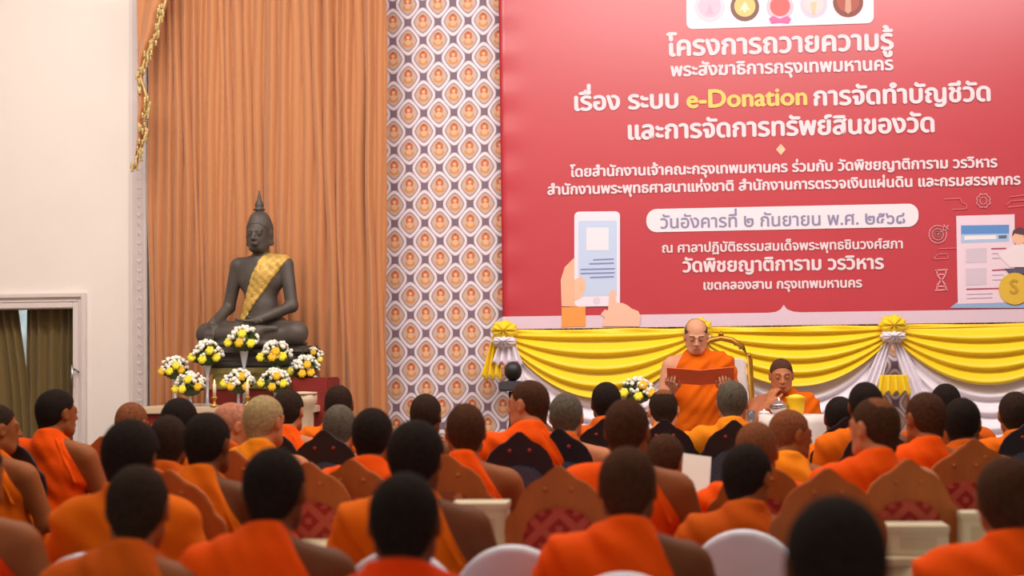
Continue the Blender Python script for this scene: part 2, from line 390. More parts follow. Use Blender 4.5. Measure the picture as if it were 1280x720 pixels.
# ------------------------------------------------------------------ chairs
def pattern_mat(name, a, b, s=16):
    if name in MATS: return MATS[name]
    m = bpy.data.materials.new(name); m.use_nodes = True; nt = m.node_tree; p = nt.nodes['Principled BSDF']
    tc = nt.nodes.new('ShaderNodeTexCoord'); sp = nt.nodes.new('ShaderNodeSeparateXYZ'); nt.links.new(tc.outputs['Object'], sp.inputs[0])
    x, z = X(nt, sp.outputs[0])*s, X(nt, sp.outputs[2])*s
    d = ((x+z).frac()-.5).abs(); e = ((x-z).frac()-.5).abs()
    band = d.lt(.16).mx(e.lt(.16)).mx((d*d+e*e).sqrt().gt(.58))
    nt.links.new(mixc(nt, band, lin(a), lin(b)), p.inputs['Base Color']); p.inputs['Roughness'].default_value = .8
    MATS[name] = m; return m
CHAIRS = {}
def chair_parts(kind):
    if kind in CHAIRS: return CHAIRS[kind]
    L_ = []
    def keep(o, name, kids=()): L_.append((name, o.data, [(k.name.split('.')[0], k.data) for k in kids])); [bpy.data.objects.remove(k) for k in kids]; bpy.data.objects.remove(o)
    if kind == 'white':
        # a cloth cover over a rounded stacking chair: one draped mesh, plus the legs under it
        ax = axes((-.27, -.36, .02), (.27, .30, .95), .0125); Xg, Yg, Zg = np.meshgrid(*ax, indexing='ij')
        yb = -.235-(Zg-.45)*.13
        zc = .66; ar = np.where(Zg > zc, np.sqrt(Xg**2+(Zg-zc)**2*.92), np.abs(Xg)+.0*Zg)-.19-np.clip(zc-Zg, 0, .3)*.06
        back = np.maximum(np.maximum(ar, np.abs(Yg-yb)-.028), .44-Zg)
        seat_ = np.maximum(np.maximum(np.abs(Xg)-.205-(.47-Zg)*.04, np.abs(Yg)-.215-(.47-Zg)*.04), np.abs(Zg-.25)-.225)
        D = np.minimum(back, seat_)+.004*np.sin(34*Xg+9*Yg)*(Zg < .44); D -= .006
        me = np_mesh([nets(ax, D)]); keep(link('cover', me, mat('chair_cloth', (218, 222, 238), .8, var=.04, bump=.15, bscale=40)), 'cover')
        for sx in (-1, 1):
            for sy in (-1, 1):
                g = G().tube([(sx*.18, sy*.18, .06), (sx*.185, sy*.19, 0)], .012, 8); keep(g.obj('leg', mat('chair_metal', (120, 120, 120), .4, 1)), 'leg')
    else:
        dark = kind == 'dark'
        wood = mat('black_lacquer', (26, 27, 36), .45, var=.2) if dark else mat('carved_wood', (174, 96, 36), .6, var=.22, scale=14, stretch=(1, 1, .25))
        cl = {'dark': pattern_mat('slate_upholstery', (66, 72, 92), (74, 80, 100)), 'wood': pattern_mat('red_upholstery', (158, 38, 30), (190, 84, 66), 8), 'pale': pattern_mat('pink_upholstery', (196, 128, 88), (156, 84, 52), 7)}[kind]
        half = [(.165, .44), (.172, .60), (.19, .76), (.198, .86), (.192, .915), (.172, .935), (.158, .945), (.150, .975), (.128, 1.015), (.095, 1.045), (.060, 1.062), (.035, 1.085), (.012, 1.104), (0, 1.108)]
        out = half+[(-x, z) for x, z in half[::-1][1:]]
        def tilt(me):
            for v in me.vertices: v.co.y -= (v.co.z-.45)*.16
        g = G().prism(out, -.255, -.225); fr = g.obj('back_frame', wood, None, False, .006); tilt(fr.data)
        g = G()
        for x, z in ((-.045, 1.02), (.045, 1.02)): g.ball((x, -.257, z), .010, 8, 5)
        cv = g.obj('carving', wood if not dark else mat('red_inlay', (150, 40, 40), .6), None, True); tilt(cv.data); keep(fr, 'back_frame', [cv])
        ci = [(-.125, .54), (.125, .54), (.130, .84), (.112, .90), (.07, .94), (0, .955), (-.07, .94), (-.112, .90), (-.130, .84)]
        cu = G().prism(ci, -.275, -.205).obj('back_cushion', cl, None, False, .012); tilt(cu.data); keep(cu, 'back_cushion')
        keep(G().box(-.215, .215, -.23, .235, .385, .425).obj('seat_frame', wood, None, False, .006), 'seat_frame')
        keep(G().box(-.20, .20, -.215, .22, .42, .47).obj('seat_cushion', cl, None, False, .015), 'seat_cushion')
        for sx in (-1, 1):
            for sy in (-1, 1):
                p = [(sx*.19, sy*.205, .39), (sx*.20, sy*.215, .30), (sx*.185, sy*.205, .12), (sx*.20, sy*.225, 0)]
                keep(G().tube(p, [.026, .022, .015, .018], 8).obj('leg', wood, None, True), 'leg')
    CHAIRS[kind] = L_; return L_
def chair(kind, label, x, y, rz=0, group=None, z=0):
    r = thing('chair', label, 'chair', (x, y, z), rz, group)
    if kind != 'white' and kind != 'dark': r.scale = (1, 1, .96)
    for nm, me, kids in chair_parts(kind):
        o = link(nm, me, None, r)
        for kn, km in kids: link(kn, km, None, o)
    return r

# ================================================================== THE ROOM
YW = 12.6
def pxx(px, Y, py=300): return atY(px, py, Y).x
M_wall = mat('painted_wall', (242, 232, 224), .7, var=.02, scale=2)
M_white = mat('white_trim', (226, 214, 210), .5, var=.02)
struct(G().box(-8, 8, -2.5, 14.5, -.08, 0).obj('floor', mat('brown_carpet', (112, 84, 62), .95, var=.2, scale=30, bump=.3)))
struct(G().box(-8, 8, -2.5, 14.5, 5.6, 5.7).obj('ceiling', mat('ceiling_paint', (235, 228, 220), .9, var=.02)))
struct(G().box(-8.1, -8, -2.5, 14.5, 0, 5.6).obj('wall_left', M_wall))
struct(G().box(8, 8.1, -2.5, 14.5, 0, 5.6).obj('wall_right', M_wall))
# cream wall with the glazed door opening
xw = pxx(171, YW); dl = pxx(-110, YW); dr = pxx(94, YW, 430); dt = atY(60, 386, YW).z
g = G(); g.box(-8, dl, YW, YW+.2, 0, 5.6); g.box(dr, xw, YW, YW+.2, 0, 5.6); g.box(dl, dr, YW, YW+.2, dt, 5.6)
struct(g.obj('wall_front', M_wall))
struct(G().box(xw-.05, pxx(187, YW), YW-.02, YW+.2, 0, 5.6).obj('wall_back', M_white))
# pilaster mouldings with carved beading
x0, x1 = pxx(163, YW), pxx(188, YW)
t = struct(G().box(x0, x0+.035, YW-.03, YW, 0, 5.6).box(x1-.03, x1, YW-.09, YW, 0, 5.6).obj('trim_1', M_white, None, False, .006))
g = G(); n = 70
for i in range(n):
    z = .3+i*.075; xm = (x0+.035+x1-.03)/2; g.ball((xm, YW-.03, z), .021, 8, 5, .25, 4, (1.3, .5, 1.3))
g.box(x0+.03, x1-.02, YW-.035, YW-.0, 0, 5.6)
struct(g.obj('trim_2', mat('lace_trim', (214, 200, 198), .6, var=.05), None, False))
# door: nested frame, glass, curtains behind
fr = struct(bpy.data.objects.new('door_1', None)); COL.objects.link(fr); fr.location = (0, 0, 0)
ox0, ox1, ot = dl-.16, pxx(109, YW, 430), atY(60, 367, YW).z
def ring(a, b, top, w, y0, y1, nm):
    g = G().box(a, a+w, y0, y1, 0, top).box(b-w, b, y0, y1, 0, top).box(a+w, b-w, y0, y1, top-w, top); return g.obj(nm, M_white, fr, False, .005)
ring(ox0, ox1, ot, .035, YW-.05, YW, 'outer_moulding'); ring(ox0+.03, ox1-.03, ot-.03, .04, YW-.025, YW, 'casing'); ring(ox0+.06, ox1-.06, ot-.075, .045, YW-.045, YW+.08, 'inner_frame')
wg = bpy.data.materials.new('window_glass'); wg.use_nodes = True; nt = wg.node_tree; gp = nt.nodes['Principled BSDF']; gp.inputs['Roughness'].default_value = .03
gp.inputs['Base Color'].default_value = (.02, .02, .02, 1); tr = nt.nodes.new('ShaderNodeBsdfTransparent'); mx = nt.nodes.new('ShaderNodeMixShader'); mx.inputs[0].default_value = .08
nt.links.new(tr.outputs[0], mx.inputs[1]); nt.links.new(gp.outputs[0], mx.inputs[2]); nt.links.new(mx.outputs[0], nt.nodes['Material Output'].inputs[0])
G().box(dl, dr, YW+.06, YW+.066, 0, dt).obj('pane', wg, fr)
hx = pxx(97, YW, 470); hz = atY(97, 470, YW).z
g = G().tube([(hx, YW-.12, hz-.09), (hx, YW-.12, hz+.09)], .011, 8).tube([(hx, YW-.12, hz+.07), (hx+.03, YW-.05, hz+.03)], .008, 8); g.obj('door_handle', mat('steel', (180, 180, 185), .25, 1), fr, True)
olive = mat('olive_curtain_cloth', (128, 104, 52), .8, var=.12, stretch=(1, 1, .1), sheen=.2)
for i, (a, b) in enumerate(((-112, 24), (34, 96))):
    xa, xb = pxx(a, YW+.14, 430), pxx(b, YW+.14, 430)
    def fn(u, v, xa=xa, xb=xb, i=i):
        s = u+.02*math.sin(5*v+i); gap = (.10*(1-v)) if i == 0 else 0
        return (xa+(xb-xa)*s*(1+(.10*math.sin(v*3) if i == 0 and u > .8 else 0)), YW+.15+.022*math.sin(u*(xb-xa)/.075*2*PI+math.sin(7*u)*2), dt*v)
    o = sheet_obj('door_curtain', 220, 12, fn, olive); tag(o, ('olive curtain left of the bright gap behind the glass door', 'olive curtain right of the bright gap, beside the door handle')[i], 'curtain')
# garden wall seen through the gap
struct(G().box(-8, -2, 14.3, 14.4, 0, 5.6).obj('trim_3', mat('garden_wall', (170, 190, 205), .8, var=.6, scale=4)))
area('garden_light', ((dl+dr)/2, 13.6, 5.2), ((dl+dr)/2, 14.3, 1.8), 2, .6, 260, (.8, .9, 1))

# patterned back wall
A0, A1 = atY(491, 29, YW), atY(604, 29, YW); PX = (A1.x-A0.x)/3; PZ = (A0.z-atY(495, 348.3, YW).z)/7
m = bpy.data.materials.new('lattice_wallpaper'); m.use_nodes = True; nt = m.node_tree; p = nt.nodes['Principled BSDF']; p.inputs['Roughness'].default_value = .6
tc = nt.nodes.new('ShaderNodeTexCoord'); sp = nt.nodes.new('ShaderNodeSeparateXYZ'); nt.links.new(tc.outputs['Object'], sp.inputs[0])
U = (X(nt, sp.outputs[0])-A0.x)/PX+100; V = (X(nt, sp.outputs[2])-A0.z)/PZ+100
def cell(du, dv):
    u = (U+.5+du).frac()-.5; v = (V+.5+dv).frac()-.5
    w = (v.abs()*1.0); d = ((u.abs()/.33)**1.4+(w/.335)**1.4)
    return u, v, d
u1, v1, d1 = cell(0, 0); u2, v2, d2 = cell(.5, .5); sel = d1.lt(d2)
def pick(a, b): return b+(a-b)*sel
u, v, d = pick(u1, u2), pick(v1, v2), d1.mn(d2)
col = mixc(nt, d.lt(1.30), lin((166, 146, 162)), lin((238, 226, 234)))                 # grey straps / white ring
mid = (d1-d2).abs().lt(.13); col = mixc(nt, mid, col, lin((158, 140, 158)))
col = mixc(nt, d.lt(.92), col, lin((168, 146, 156)))                                    # inner grey line
col = mixc(nt, (d).lt(.74), col, lin((212, 180, 160)))
def ell(cx, cz, rx, rz): return (((u-cx)/rx)**2+((v-cz)/rz)**2).lt(1)
col = mixc(nt, ell(0, .085, .135, .125), col, lin((206, 116, 78)))
col = mixc(nt, ell(0, -.10, .17, .085), col, lin((214, 152, 100)))
col = mixc(nt, ell(0, -.045, .095, .075), col, lin((232, 184, 146)))
col = mixc(nt, ell(0, .085, .05, .045), col, lin((244, 190, 150)))
col = mixc(nt, ell(0, .17, .022, .04), col, lin((170, 80, 50)))
# small dark knots between the lozenges
ku, kv = (U+1).frac()-.5, (V+.5).frac()-.5; k1 = (ku.abs()*1.3).mx(kv.abs()*1.55); ku2, kv2 = (U+.5).frac()-.5, (V+1).frac()-.5; k2 = (ku2.abs()*1.3).mx(kv2.abs()*1.55)
kk = k1.mn(k2); col = mixc(nt, kk.lt(.15), col, lin((128, 106, 122)))
nt.links.new(col, p.inputs['Base Color'])
struct(G().box(pxx(478, YW)-.3, 8, YW, YW+.2, 0, 5.6).obj('wall_stage', m))
# plain wall behind the tall curtain
struct(G().box(pxx(187, YW), pxx(478, YW)-.3, YW+.1, YW+.2, 0, 5.6).obj('wall_curtain', M_wall))
# stage platform
struct(G().box(-3.9, 7.9, 10.1, YW, 0, .12).obj('trim_4', mat('stage_carpet', (128, 112, 100), .9, var=.1), None, False, .01))

# tall orange curtains
oc = mat('orange_curtain_cloth', (194, 128, 78), .62, var=.05, scale=3, stretch=(1, 1, .1), sheen=.4)
def pleats(w, seed):
    r = random.Random(seed); ks = [0]
    while ks[-1] < w: ks.append(ks[-1]+r.uniform(.05, .10))
    return ks
def tall_curtain(pa, pb, label, seed, splay=0, yoff=0):
    xa, xb = pxx(pa, 12.42), pxx(pb, 12.42); w = xb-xa; ks = pleats(w, seed); am = [random.uniform(.03, .075) for _ in ks]
    def fn(u, v):
        x = u*w; i = max(j for j in range(len(ks)) if ks[j] <= x+1e-9); i = min(i, len(ks)-2)
        t = (x-ks[i])/(ks[i+1]-ks[i]); z = .14+v*4.9
        y = -am[i]*(math.sin(PI*t)+1e-9)**.75+.006*math.sin(31*x+3*z)
        sx = x+.012*math.sin(z*1.6+i)+.006*math.sin(z*4+i*2.3)
        return (xa+sx+splay*(1-v)*(1-abs(2*u-1))*.0+splay*(1-v)*(u-.5)*.12, 12.42+yoff+y*(1-.25*v*math.sin(i)), z)
    o = sheet_obj('stage_curtain', int(w/.006), 24, fn, oc); tag(o, label, 'curtain'); return o
tall_curtain(186, 348, 'tall orange pleated curtain left of the bronze statue', 3)
tall_curtain(340, 474, 'tall orange pleated curtain right of the bronze statue', 5, .6, -.05)
tall_curtain(462, 487, 'narrow flat orange curtain edge beside the lattice wallpaper', 9, 0, -.09)

# swag tail with gold tassel fringe
YT = 12.18
sw = thing('swag_tail', 'orange swag tail edged in gold tassels at the top left of curtain', 'drapery', tuple(atY(175, 210, YT)))
fp = [(214, -30), (209, 5), (203, 22), (199, 42), (191, 58), (183, 78), (178, 98), (184, 116), (189, 134), (182, 150), (186, 166), (180, 182), (173, 200), (171, 212)]
fw = [atY(a, b, YT)-sw.location for a, b in fp]
xl = pxx(172, YT)-sw.location.x
def tailfn(u, v):
    q = v*(len(fw)-1); i = min(int(q), len(fw)-2); P = fw[i].lerp(fw[i+1], q-i)
    return (xl+(P.x-xl)*u, .035*math.sin(u*7+v*3)-.02, P.z+(.05*(1-u) if v > .9 else 0))
sheet_obj('tail_cloth', 24, 60, tailfn, oc, sw)
gold = mat('gold_fringe', (222, 192, 128), .6, .1, var=.25, scale=40)
g = G(); g.tube([p_+Vector((0, -.05, 0)) for p_ in fw], .010, 7); g.obj('braid', gold, sw, True)
g = G()
for i in range(len(fw)-1):
    for k in range(6):
        P = fw[i].lerp(fw[i+1], k/7)+Vector((random.uniform(-.035, .03), -.06-random.random()*.03, -random.random()*.03)); h = random.uniform(.035, .055)
        g.tube([P, P-Vector((0, 0, .012)), P-Vector((0, 0, .02)), P-Vector((0, 0, h))], [.005, .011, .006, .012], 6)
fo = g.obj('tassel', gold, sw, True); fo['kind'] = 'stuff'

# ------------------------------------------------------------------ BANNER
YB = 12.50
def bp(px, py, layer=0): P = atY(px, py, YB); return (P.x, YB-.004-.0015*layer, P.z)
bn = thing('banner', 'large red printed event banner with white and yellow lettering above the stage', 'banner', (0, 0, 0))
bm_red = mat('banner_red', (194, 38, 56), .36, var=.03, scale=1.5)
def shade_banner():
    nt = bm_red.node_tree; p = nt.nodes['Principled BSDF']
    p.inputs['Specular IOR Level'].default_value = 1.0
shade_banner()
bl, br_ = pxx(627, YB), 3.6; zb = atY(960, 407, YB).z; zr = atY(960, 391, YB).z
def bfn(u, v): return (bl+(br_-bl)*u, YB+.0015*math.sin(9*u+3*v)+.006*math.exp(-((u-.01)/.02)**2)*math.sin(v*60), zb+(4.75-zb)*v)
sheet_obj('banner_cloth', 90, 40, bfn, bm_red, bn, .006)
def poly(name, pts, rgb, layer, parent=bn, pix=True, rough=.55):
    v = [bp(*q, layer) for q in pts] if pix else pts
    me = mesh(v, [tuple(range(len(v)))]); bm = bmesh.new(); bm.from_mesh(me); bmesh.ops.triangulate(bm, faces=bm.faces); bmesh.ops.recalc_face_normals(bm, faces=bm.faces); bm.to_mesh(me); bm.free()
    return link(name, me, mat('print_%d_%d_%d' % rgb, rgb, rough, var=.01), parent)
def rrect(x0, y0, x1, y1, r, sl=0, n=6):
    o = []
    for cx, cy, a in ((x1-r, y0+r, -90), (x1-r, y1-r, 0), (x0+r, y1-r, 90), (x0+r, y0+r, 180)):
        for k in range(n+1):
            t = math.radians(a+90*k/n); xx = cx+r*math.cos(t); o.append((xx, cy+r*math.sin(t)-sl*(xx-(x0+x1)/2)))
    return o
def circ(cx, cy, r, n=24, ry=None): return [(cx+r*math.cos(2*PI*k/n), cy+(ry or r)*math.sin(2*PI*k/n)) for k in range(n)]
def lines(name, paths, w, rgb, layer):     # stroked print lines
    for P in paths:
        g = G()
        Q = [Vector(bp(a, b, layer)) for a, b in P]
        for a, b in zip(Q[:-1], Q[1:]):
            d = (b-a).normalized(); n = Vector((d.z, 0, -d.x))*w*.0063/2; e = d*w*.0015
            g.add([a-n-e, a+n-e, b+n+e, b-n+e], [(0, 1, 2, 3)])
        g.obj(name, mat('print_%d_%d_%d' % rgb, rgb, .55, var=.01), bn)
WH = (240, 222, 230)
# white border along the bottom with its small peak
zt = lambda px: atY(px, 391, YB)
top = [(627, 395.2), (958, 391.2), (968, 390), (975, 386), (978, 381), (981, 386), (989, 389.5), (1000, 390.7), (1282, 388), (1420, 386.6)]
me_pts = [(bl, zr)]+[(pxx(a, YB), zr+dz) for a, dz in ((958, 0), (968, .006), (974, .025), (978, .06), (982, .025), (990, .006), (1000, 0))]+[(br_, zr), (br_, zb), (bl, zb)]
poly('white_border', [(a, YB-.0045, b) for a, b in me_pts], (228, 205, 224), 1, pix=False)
poly('emblem_panel', rrect(858, -40, 1092, 33, 8, .033), (248, 236, 244), 2)
for cx, cy, r, cols in ((887, 9, 19, ((238, 218, 232), (228, 200, 220))), (931, 9, 18, ((134, 96, 90), (240, 206, 130))), (975, 9, 17, ((236, 200, 216), (232, 110, 110))), (1017, 6, 17, ((214, 206, 226), (224, 214, 214))), (1060, 3, 19, ((140, 78, 70), (176, 92, 80)))):
    poly('emblem', circ(cx, cy, r), cols[0], 3); poly('emblem_center', circ(cx, cy-1, r*.74), cols[1], 4)
poly('emblem_motif', [(924, 14), (931, 2), (938, 14), (934, 12), (931, 17), (928, 12)], (250, 240, 210), 5); poly('emblem_ribbon', [(961, 24), (966, 20), (975, 24), (984, 20), (989, 24), (986, 30), (975, 29), (964, 30)], (222, 110, 170), 5)
poly('emblem_motif', [(1057, -6), (1063, -6), (1064, 14), (1060, 18), (1056, 14)], (212, 160, 140), 5); poly('emblem_motif', [(1013, 4), (1021, 2), (1018, 20), (1015, 18)], (236, 200, 170), 5)
poly('emblem_motif', [(882, 18), (887, 4), (892, 18)], (216, 184, 210), 5)
# lettering
def text_mesh(s, bold):
    def raw(body):
        c = bpy.data.curves.new('lettering', 'FONT'); c.body = body; c.size = 1; c.resolution_u = 3; o = bpy.data.objects.new('lettering', c); COL.objects.link(o)
        bpy.context.view_layer.update(); dg = bpy.context.evaluated_depsgraph_get()
        me = o.evaluated_get(dg).to_mesh(); v = np.array([q.co[:2] for q in me.vertices]).reshape(-1, 2); f = [tuple(p_.vertices) for p_ in me.polygons]
        o.evaluated_get(dg).to_mesh_clear(); bpy.data.objects.remove(o); bpy.data.curves.remove(c); return v, f
    v, f = raw(s)
    for i, chx in enumerate(s):
        if chx in '่้' and i and s[i-1] in 'ิีึืั':
            A_ = {(round(float(q[0]), 4), round(float(q[1]), 4)) for q in raw(s[:i])[0]}; B_ = {(round(float(q[0]), 4), round(float(q[1]), 4)) for q in raw(s[:i+1])[0]}-A_
            for q in v:
                if (round(float(q[0]), 4), round(float(q[1]), 4)) in B_: q[1] += .17
    return v, f
def lettering(s, x0, x1, yl, yr, rgb=WH, bold=.02, hs=1.0, layer=3, w=None):
    v, f = text_mesh(s, bold); a, b = v[:, 0].min(), v[:, 0].max()
    P0, P1 = Vector(bp(x0, yl, layer)), Vector(bp(x1, yr, layer)); k = (P1.x-P0.x)/(b-a); z0 = (P0.z+P1.z)/2
    par = list(range(len(v)))
    def root_(i):
        while par[i] != i: par[i] = par[par[i]]; i = par[i]
        return i
    for q in f:
        for k_ in q[1:]: par[root_(k_)] = root_(q[0])
    isl = {}
    for i in range(len(v)): isl.setdefault(root_(i), []).append(i)
    rng_ = sorted((min(v[i][0] for i in q), max(v[i][0] for i in q), k_) for k_, q in isl.items()); word = {}; w_ = 0; mx_ = None
    for a_, b_, k_ in rng_:
        if mx_ is not None and a_-mx_ > .19: w_ += 1
        mx_ = b_ if mx_ is None else max(mx_, b_); word[k_] = w_
    m_ = mat('print_%d_%d_%d' % rgb, rgb, .55, var=.01)
    for w in range(w_+1):
        g = G()
        for c_, (dx, dz) in enumerate(((0, 0), (bold, 0), (-bold, 0), (0, bold*.8), (0, -bold*.8))):
            for fi, q in enumerate(f):
                if word[root_(q[0])] != w: continue
                ar = sum(v[q[j-1]][0]*v[q[j]][1]-v[q[j]][0]*v[q[j-1]][1] for j in range(len(q)))
                if ar < 0: q = q[::-1]
                g.add([(P0.x+(v[i][0]-a+dx)*k, P0.y-.0003*c_-.00005*(fi % 5), z0+(v[i][1]+dz)*k*hs) for i in q], [tuple(range(len(q)))])
        o = link('lettering', mesh(g.v, g.f), m_, bn)
    return o
lettering('โครงการถวายความรู้', 834, 1116, 69, 63, bold=.035, hs=1.02)
lettering('พระสังฆาธิการกรุงเทพมหานคร', 839, 1116, 95, 88, bold=.035)
lettering('เรื่อง ระบบ', 719, 847, 138, 135, bold=.035)
lettering('e-Donation', 859, 1008, 135, 131, (246, 206, 110), bold=.032, hs=.98)
lettering('การจัดทำบัญชีวัด', 1018, 1237, 132, 126, bold=.035)
lettering('และการจัดการทรัพย์สินของวัด', 786, 1167, 174, 165, bold=.035)
lettering('โดยสำนักงานเจ้าคณะกรุงเทพมหานคร ร่วมกับ วัดพิชยญาติการาม วรวิหาร', 713, 1246, 220, 210, bold=.036)
lettering('สำนักงานพระพุทธศาสนาแห่งชาติ สำนักงานการตรวจเงินแผ่นดิน และกรมสรรพากร', 685, 1275, 243, 231, bold=.036)
poly('date_panel', rrect(808, 258, 1148, 287, 13, .021), (240, 232, 242), 2)
lettering('วันอังคารที่ ๒ กันยายน พ.ศ. ๒๕๖๘', 826, 1131, 286, 279, (146, 140, 176), bold=.018)
lettering('ณ ศาลาปฏิบัติธรรมสมเด็จพระพุทธชินวงศ์สภา', 828, 1128, 316, 310, bold=.028)
lettering('วัดพิชยญาติการาม วรวิหาร', 854, 1104, 341, 335, bold=.035)
lettering('เขตคลองสาน กรุงเทพมหานคร', 880, 1077, 363, 358, bold=.035)
poly('diamond_mark', [(976, 180), (982, 187), (976, 194), (970, 187)], (250, 200, 160), 3)
# phone and hands print
poly('hand_print', [(702, 383), (701, 350), (706, 334), (718, 322), (740, 330), (740, 383)], (244, 188, 156), 2)
poly('cuff_print', [(702, 384), (732, 383), (732, 408), (702, 409)], (240, 160, 80), 3)
poly('phone_print', rrect(718, 264.5, 775, 383, 6, .01), (242, 232, 248), 3)
poly('phone_screen_print', rrect(723, 276, 771, 370, 1, .01), (196, 216, 246), 4)
poly('screen_square_print', rrect(733, 284.5, 761, 313, 1, .01), (238, 234, 246), 5)
lines('screen_lines_print', [[(742, 325), (767, 324)], [(737, 330), (767, 329)], [(726, 337), (768, 336)], [(726, 342), (768, 341)], [(738, 347), (767, 346)]], 1.8, (134, 138, 196), 5)
poly('phone_button_print', circ(746, 376, 4.5), (226, 214, 238), 4)
poly('thumb_print', [(718, 350), (727, 345), (732, 352), (732, 362), (726, 372), (718, 376)], (246, 196, 166), 5)
poly('pointing_hand_print', [(753, 408), (756, 397), (751, 393), (756, 387), (760, 388), (762, 366), (766, 361), (770, 366), (770, 378), (779, 379), (785, 382), (790, 386), (798, 389), (801, 396), (799, 408)], (246, 196, 172), 6)
# laptop page print on the right
poly('base_print', [(1187, 385), (1196, 378), (1300, 374), (1330, 380), (1310, 385)], (150, 180, 222), 2)
poly('page_print', [(1195, 270), (1268, 268), (1268, 378), (1197, 380)], (240, 216, 232), 3)
poly('page_header_print', [(1201, 282), (1261, 281), (1261, 292), (1201, 293)], (96, 146, 214), 4)
poly('page_body_print', [(1201, 293), (1261, 292), (1261, 302), (1201, 304)], (176, 202, 236), 4); poly('search_bar_print', [(1205, 295), (1245, 294), (1245, 299), (1205, 300)], (244, 238, 246), 5)
poly('search_button_print', [(1248, 294.5), (1258, 294), (1258, 298), (1248, 298.5)], (98, 108, 140), 5)
poly('page_block_print', [(1207, 311), (1233, 310), (1233, 328), (1207, 329)], (216, 200, 216), 4); poly('page_block_print', [(1207, 336), (1233, 335), (1233, 356), (1207, 357)], (216, 200, 216), 4)
lines('page_rule_print', [[(1239, 311), (1257, 310.5)], [(1240, 338), (1256, 337)], [(1208, 361.5), (1248, 360.5)]], 1.6, (176, 76, 92), 5)
lines('page_text_print', [[(1240, 317), (1256, 316.5)], [(1240, 323), (1256, 322)], [(1240, 344), (1254, 343.5)], [(1240, 350), (1252, 349.5)], [(1208, 368), (1240, 367)], [(1208, 373), (1240, 372)]], 1.1, (200, 180, 200), 5)
poly('shirt_print', [(1262, 310), (1272, 304), (1300, 306), (1300, 334), (1262, 334), (1250, 322), (1247, 316), (1252, 316)], (242, 226, 234), 6)
poly('face_print', circ(1273, 298, 8), (246, 190, 160), 7); poly('hair_print', [(1264, 296), (1266, 288), (1274, 284), (1284, 287), (1286, 304), (1281, 305), (1279, 294), (1268, 292)], (92, 62, 74), 8)
poly('tablet_print', [(1255, 336), (1300, 334), (1300, 341), (1262, 343)], (92, 86, 108), 7)
poly('coin_print', circ(1268, 361, 20), (226, 186, 62), 8); lettering('S', 1262, 1272, 367, 367, (200, 152, 48), .02, 1, 10)
IC = (238, 150, 160)
lines('gear_icon', [[(1229+q*math.cos(2*PI*k/16), 251+q*math.sin(2*PI*k/16)) for k in range(17) for q in ((9.5 if k % 2 else 7.5),)], circ(1229, 251, 4.5, 12)+[(1233.5, 251)]], 1.3, IC, 3)
lines('target_icon', [circ(1172, 293, r, 18)+[(1172+r, 293)] for r in (11, 7, 3.5)]+[[(1172, 293), (1185, 282)], [(1180, 281), (1180, 285), (1185, 286)]], 1.4, IC, 3)
lines('hourglass_icon', [[(1169, 338), (1184, 337)], [(1169, 363), (1184, 362)], [(1171, 338), (1171, 343), (1176, 350), (1171, 357), (1171, 362)], [(1182, 338), (1182, 343), (1177, 350), (1182, 357), (1182, 362)], [(1172, 358), (1181, 358)], [(1173, 343), (1180, 343)]], 1.8, IC, 3)
lines('cloud_icon', [[(1180, 249), (1200, 248), (1203, 254), (1208, 255), (1208, 261), (1190, 262)], [(1173, 311), (1195, 310)], [(1166, 324), (1185, 323), (1184, 317), (1172, 318), (1166, 324)], [(1262, 246), (1280, 244)], [(1258, 256), (1264, 251), (1282, 250)], [(1260, 259), (1282, 257)]], 1.1, (226, 110, 124), 3)

# ------------------------------------------------------------------ DRAPED VALANCE
YV = 12.34
yel = mat('yellow_satin', (250, 214, 22), .38, var=.03, scale=4, sheen=.2); whi = mat('white_satin', (246, 238, 250), .5, var=.03, scale=4)
va = thing('draped_valance', 'yellow and white satin swags with rosettes draped below the banner', 'drapery', (1, YV, 1.6))
org = Vector((1, YV, 1.6))
K = [pxx(632, YV, 415), pxx(873, YV, 415), pxx(1114, YV, 415), pxx(1355, YV, 415)]
zt0 = atY(960, 411, YV).z
def swag(name, xa, xb, d0, d1, n, m_, yo, amp, ph, pw=1.0, pw1=None):
    def fn(s, t):
        c = (4*s*(1-s))**(pw+((pw1 or pw)-pw)*t); sag = d0+(d1-d0)*t; fold = math.sin(2*PI*n*t+ph+.6*math.sin(3*s+ph))
        z = zt0-.01-sag*c-.07*t*(1-c)-.012*fold*c
        x = xa+(xb-xa)*s+.02*(t-.5)*(1-c)*(1 if s < .5 else -1)
        return (x-org.x, yo-.02-amp*c**.6*(fold*.5+.5)-.03*c*t, z-org.z)
    return sheet_obj(name, 60, 56, fn, m_, va, .004)
for i in range(3):
    a, b = K[i], K[i+1]
    swag('white_swag', a, b, .40, .88, 4, whi, .02, .045, i*1.3, .95, .66)
    swag('yellow_swag', a, b, .0, (.50, .42, .44)[i], 4, yel, -.02, .05, i*2.1, .95)
sheet_obj('top_band', 200, 5, lambda u, v: (bl-.03+(br_-bl)*u-org.x, -.035+.006*math.sin(60*u+v*3), zt0-.035+.05*v-org.z+.004*math.sin(40*u)), yel, va)
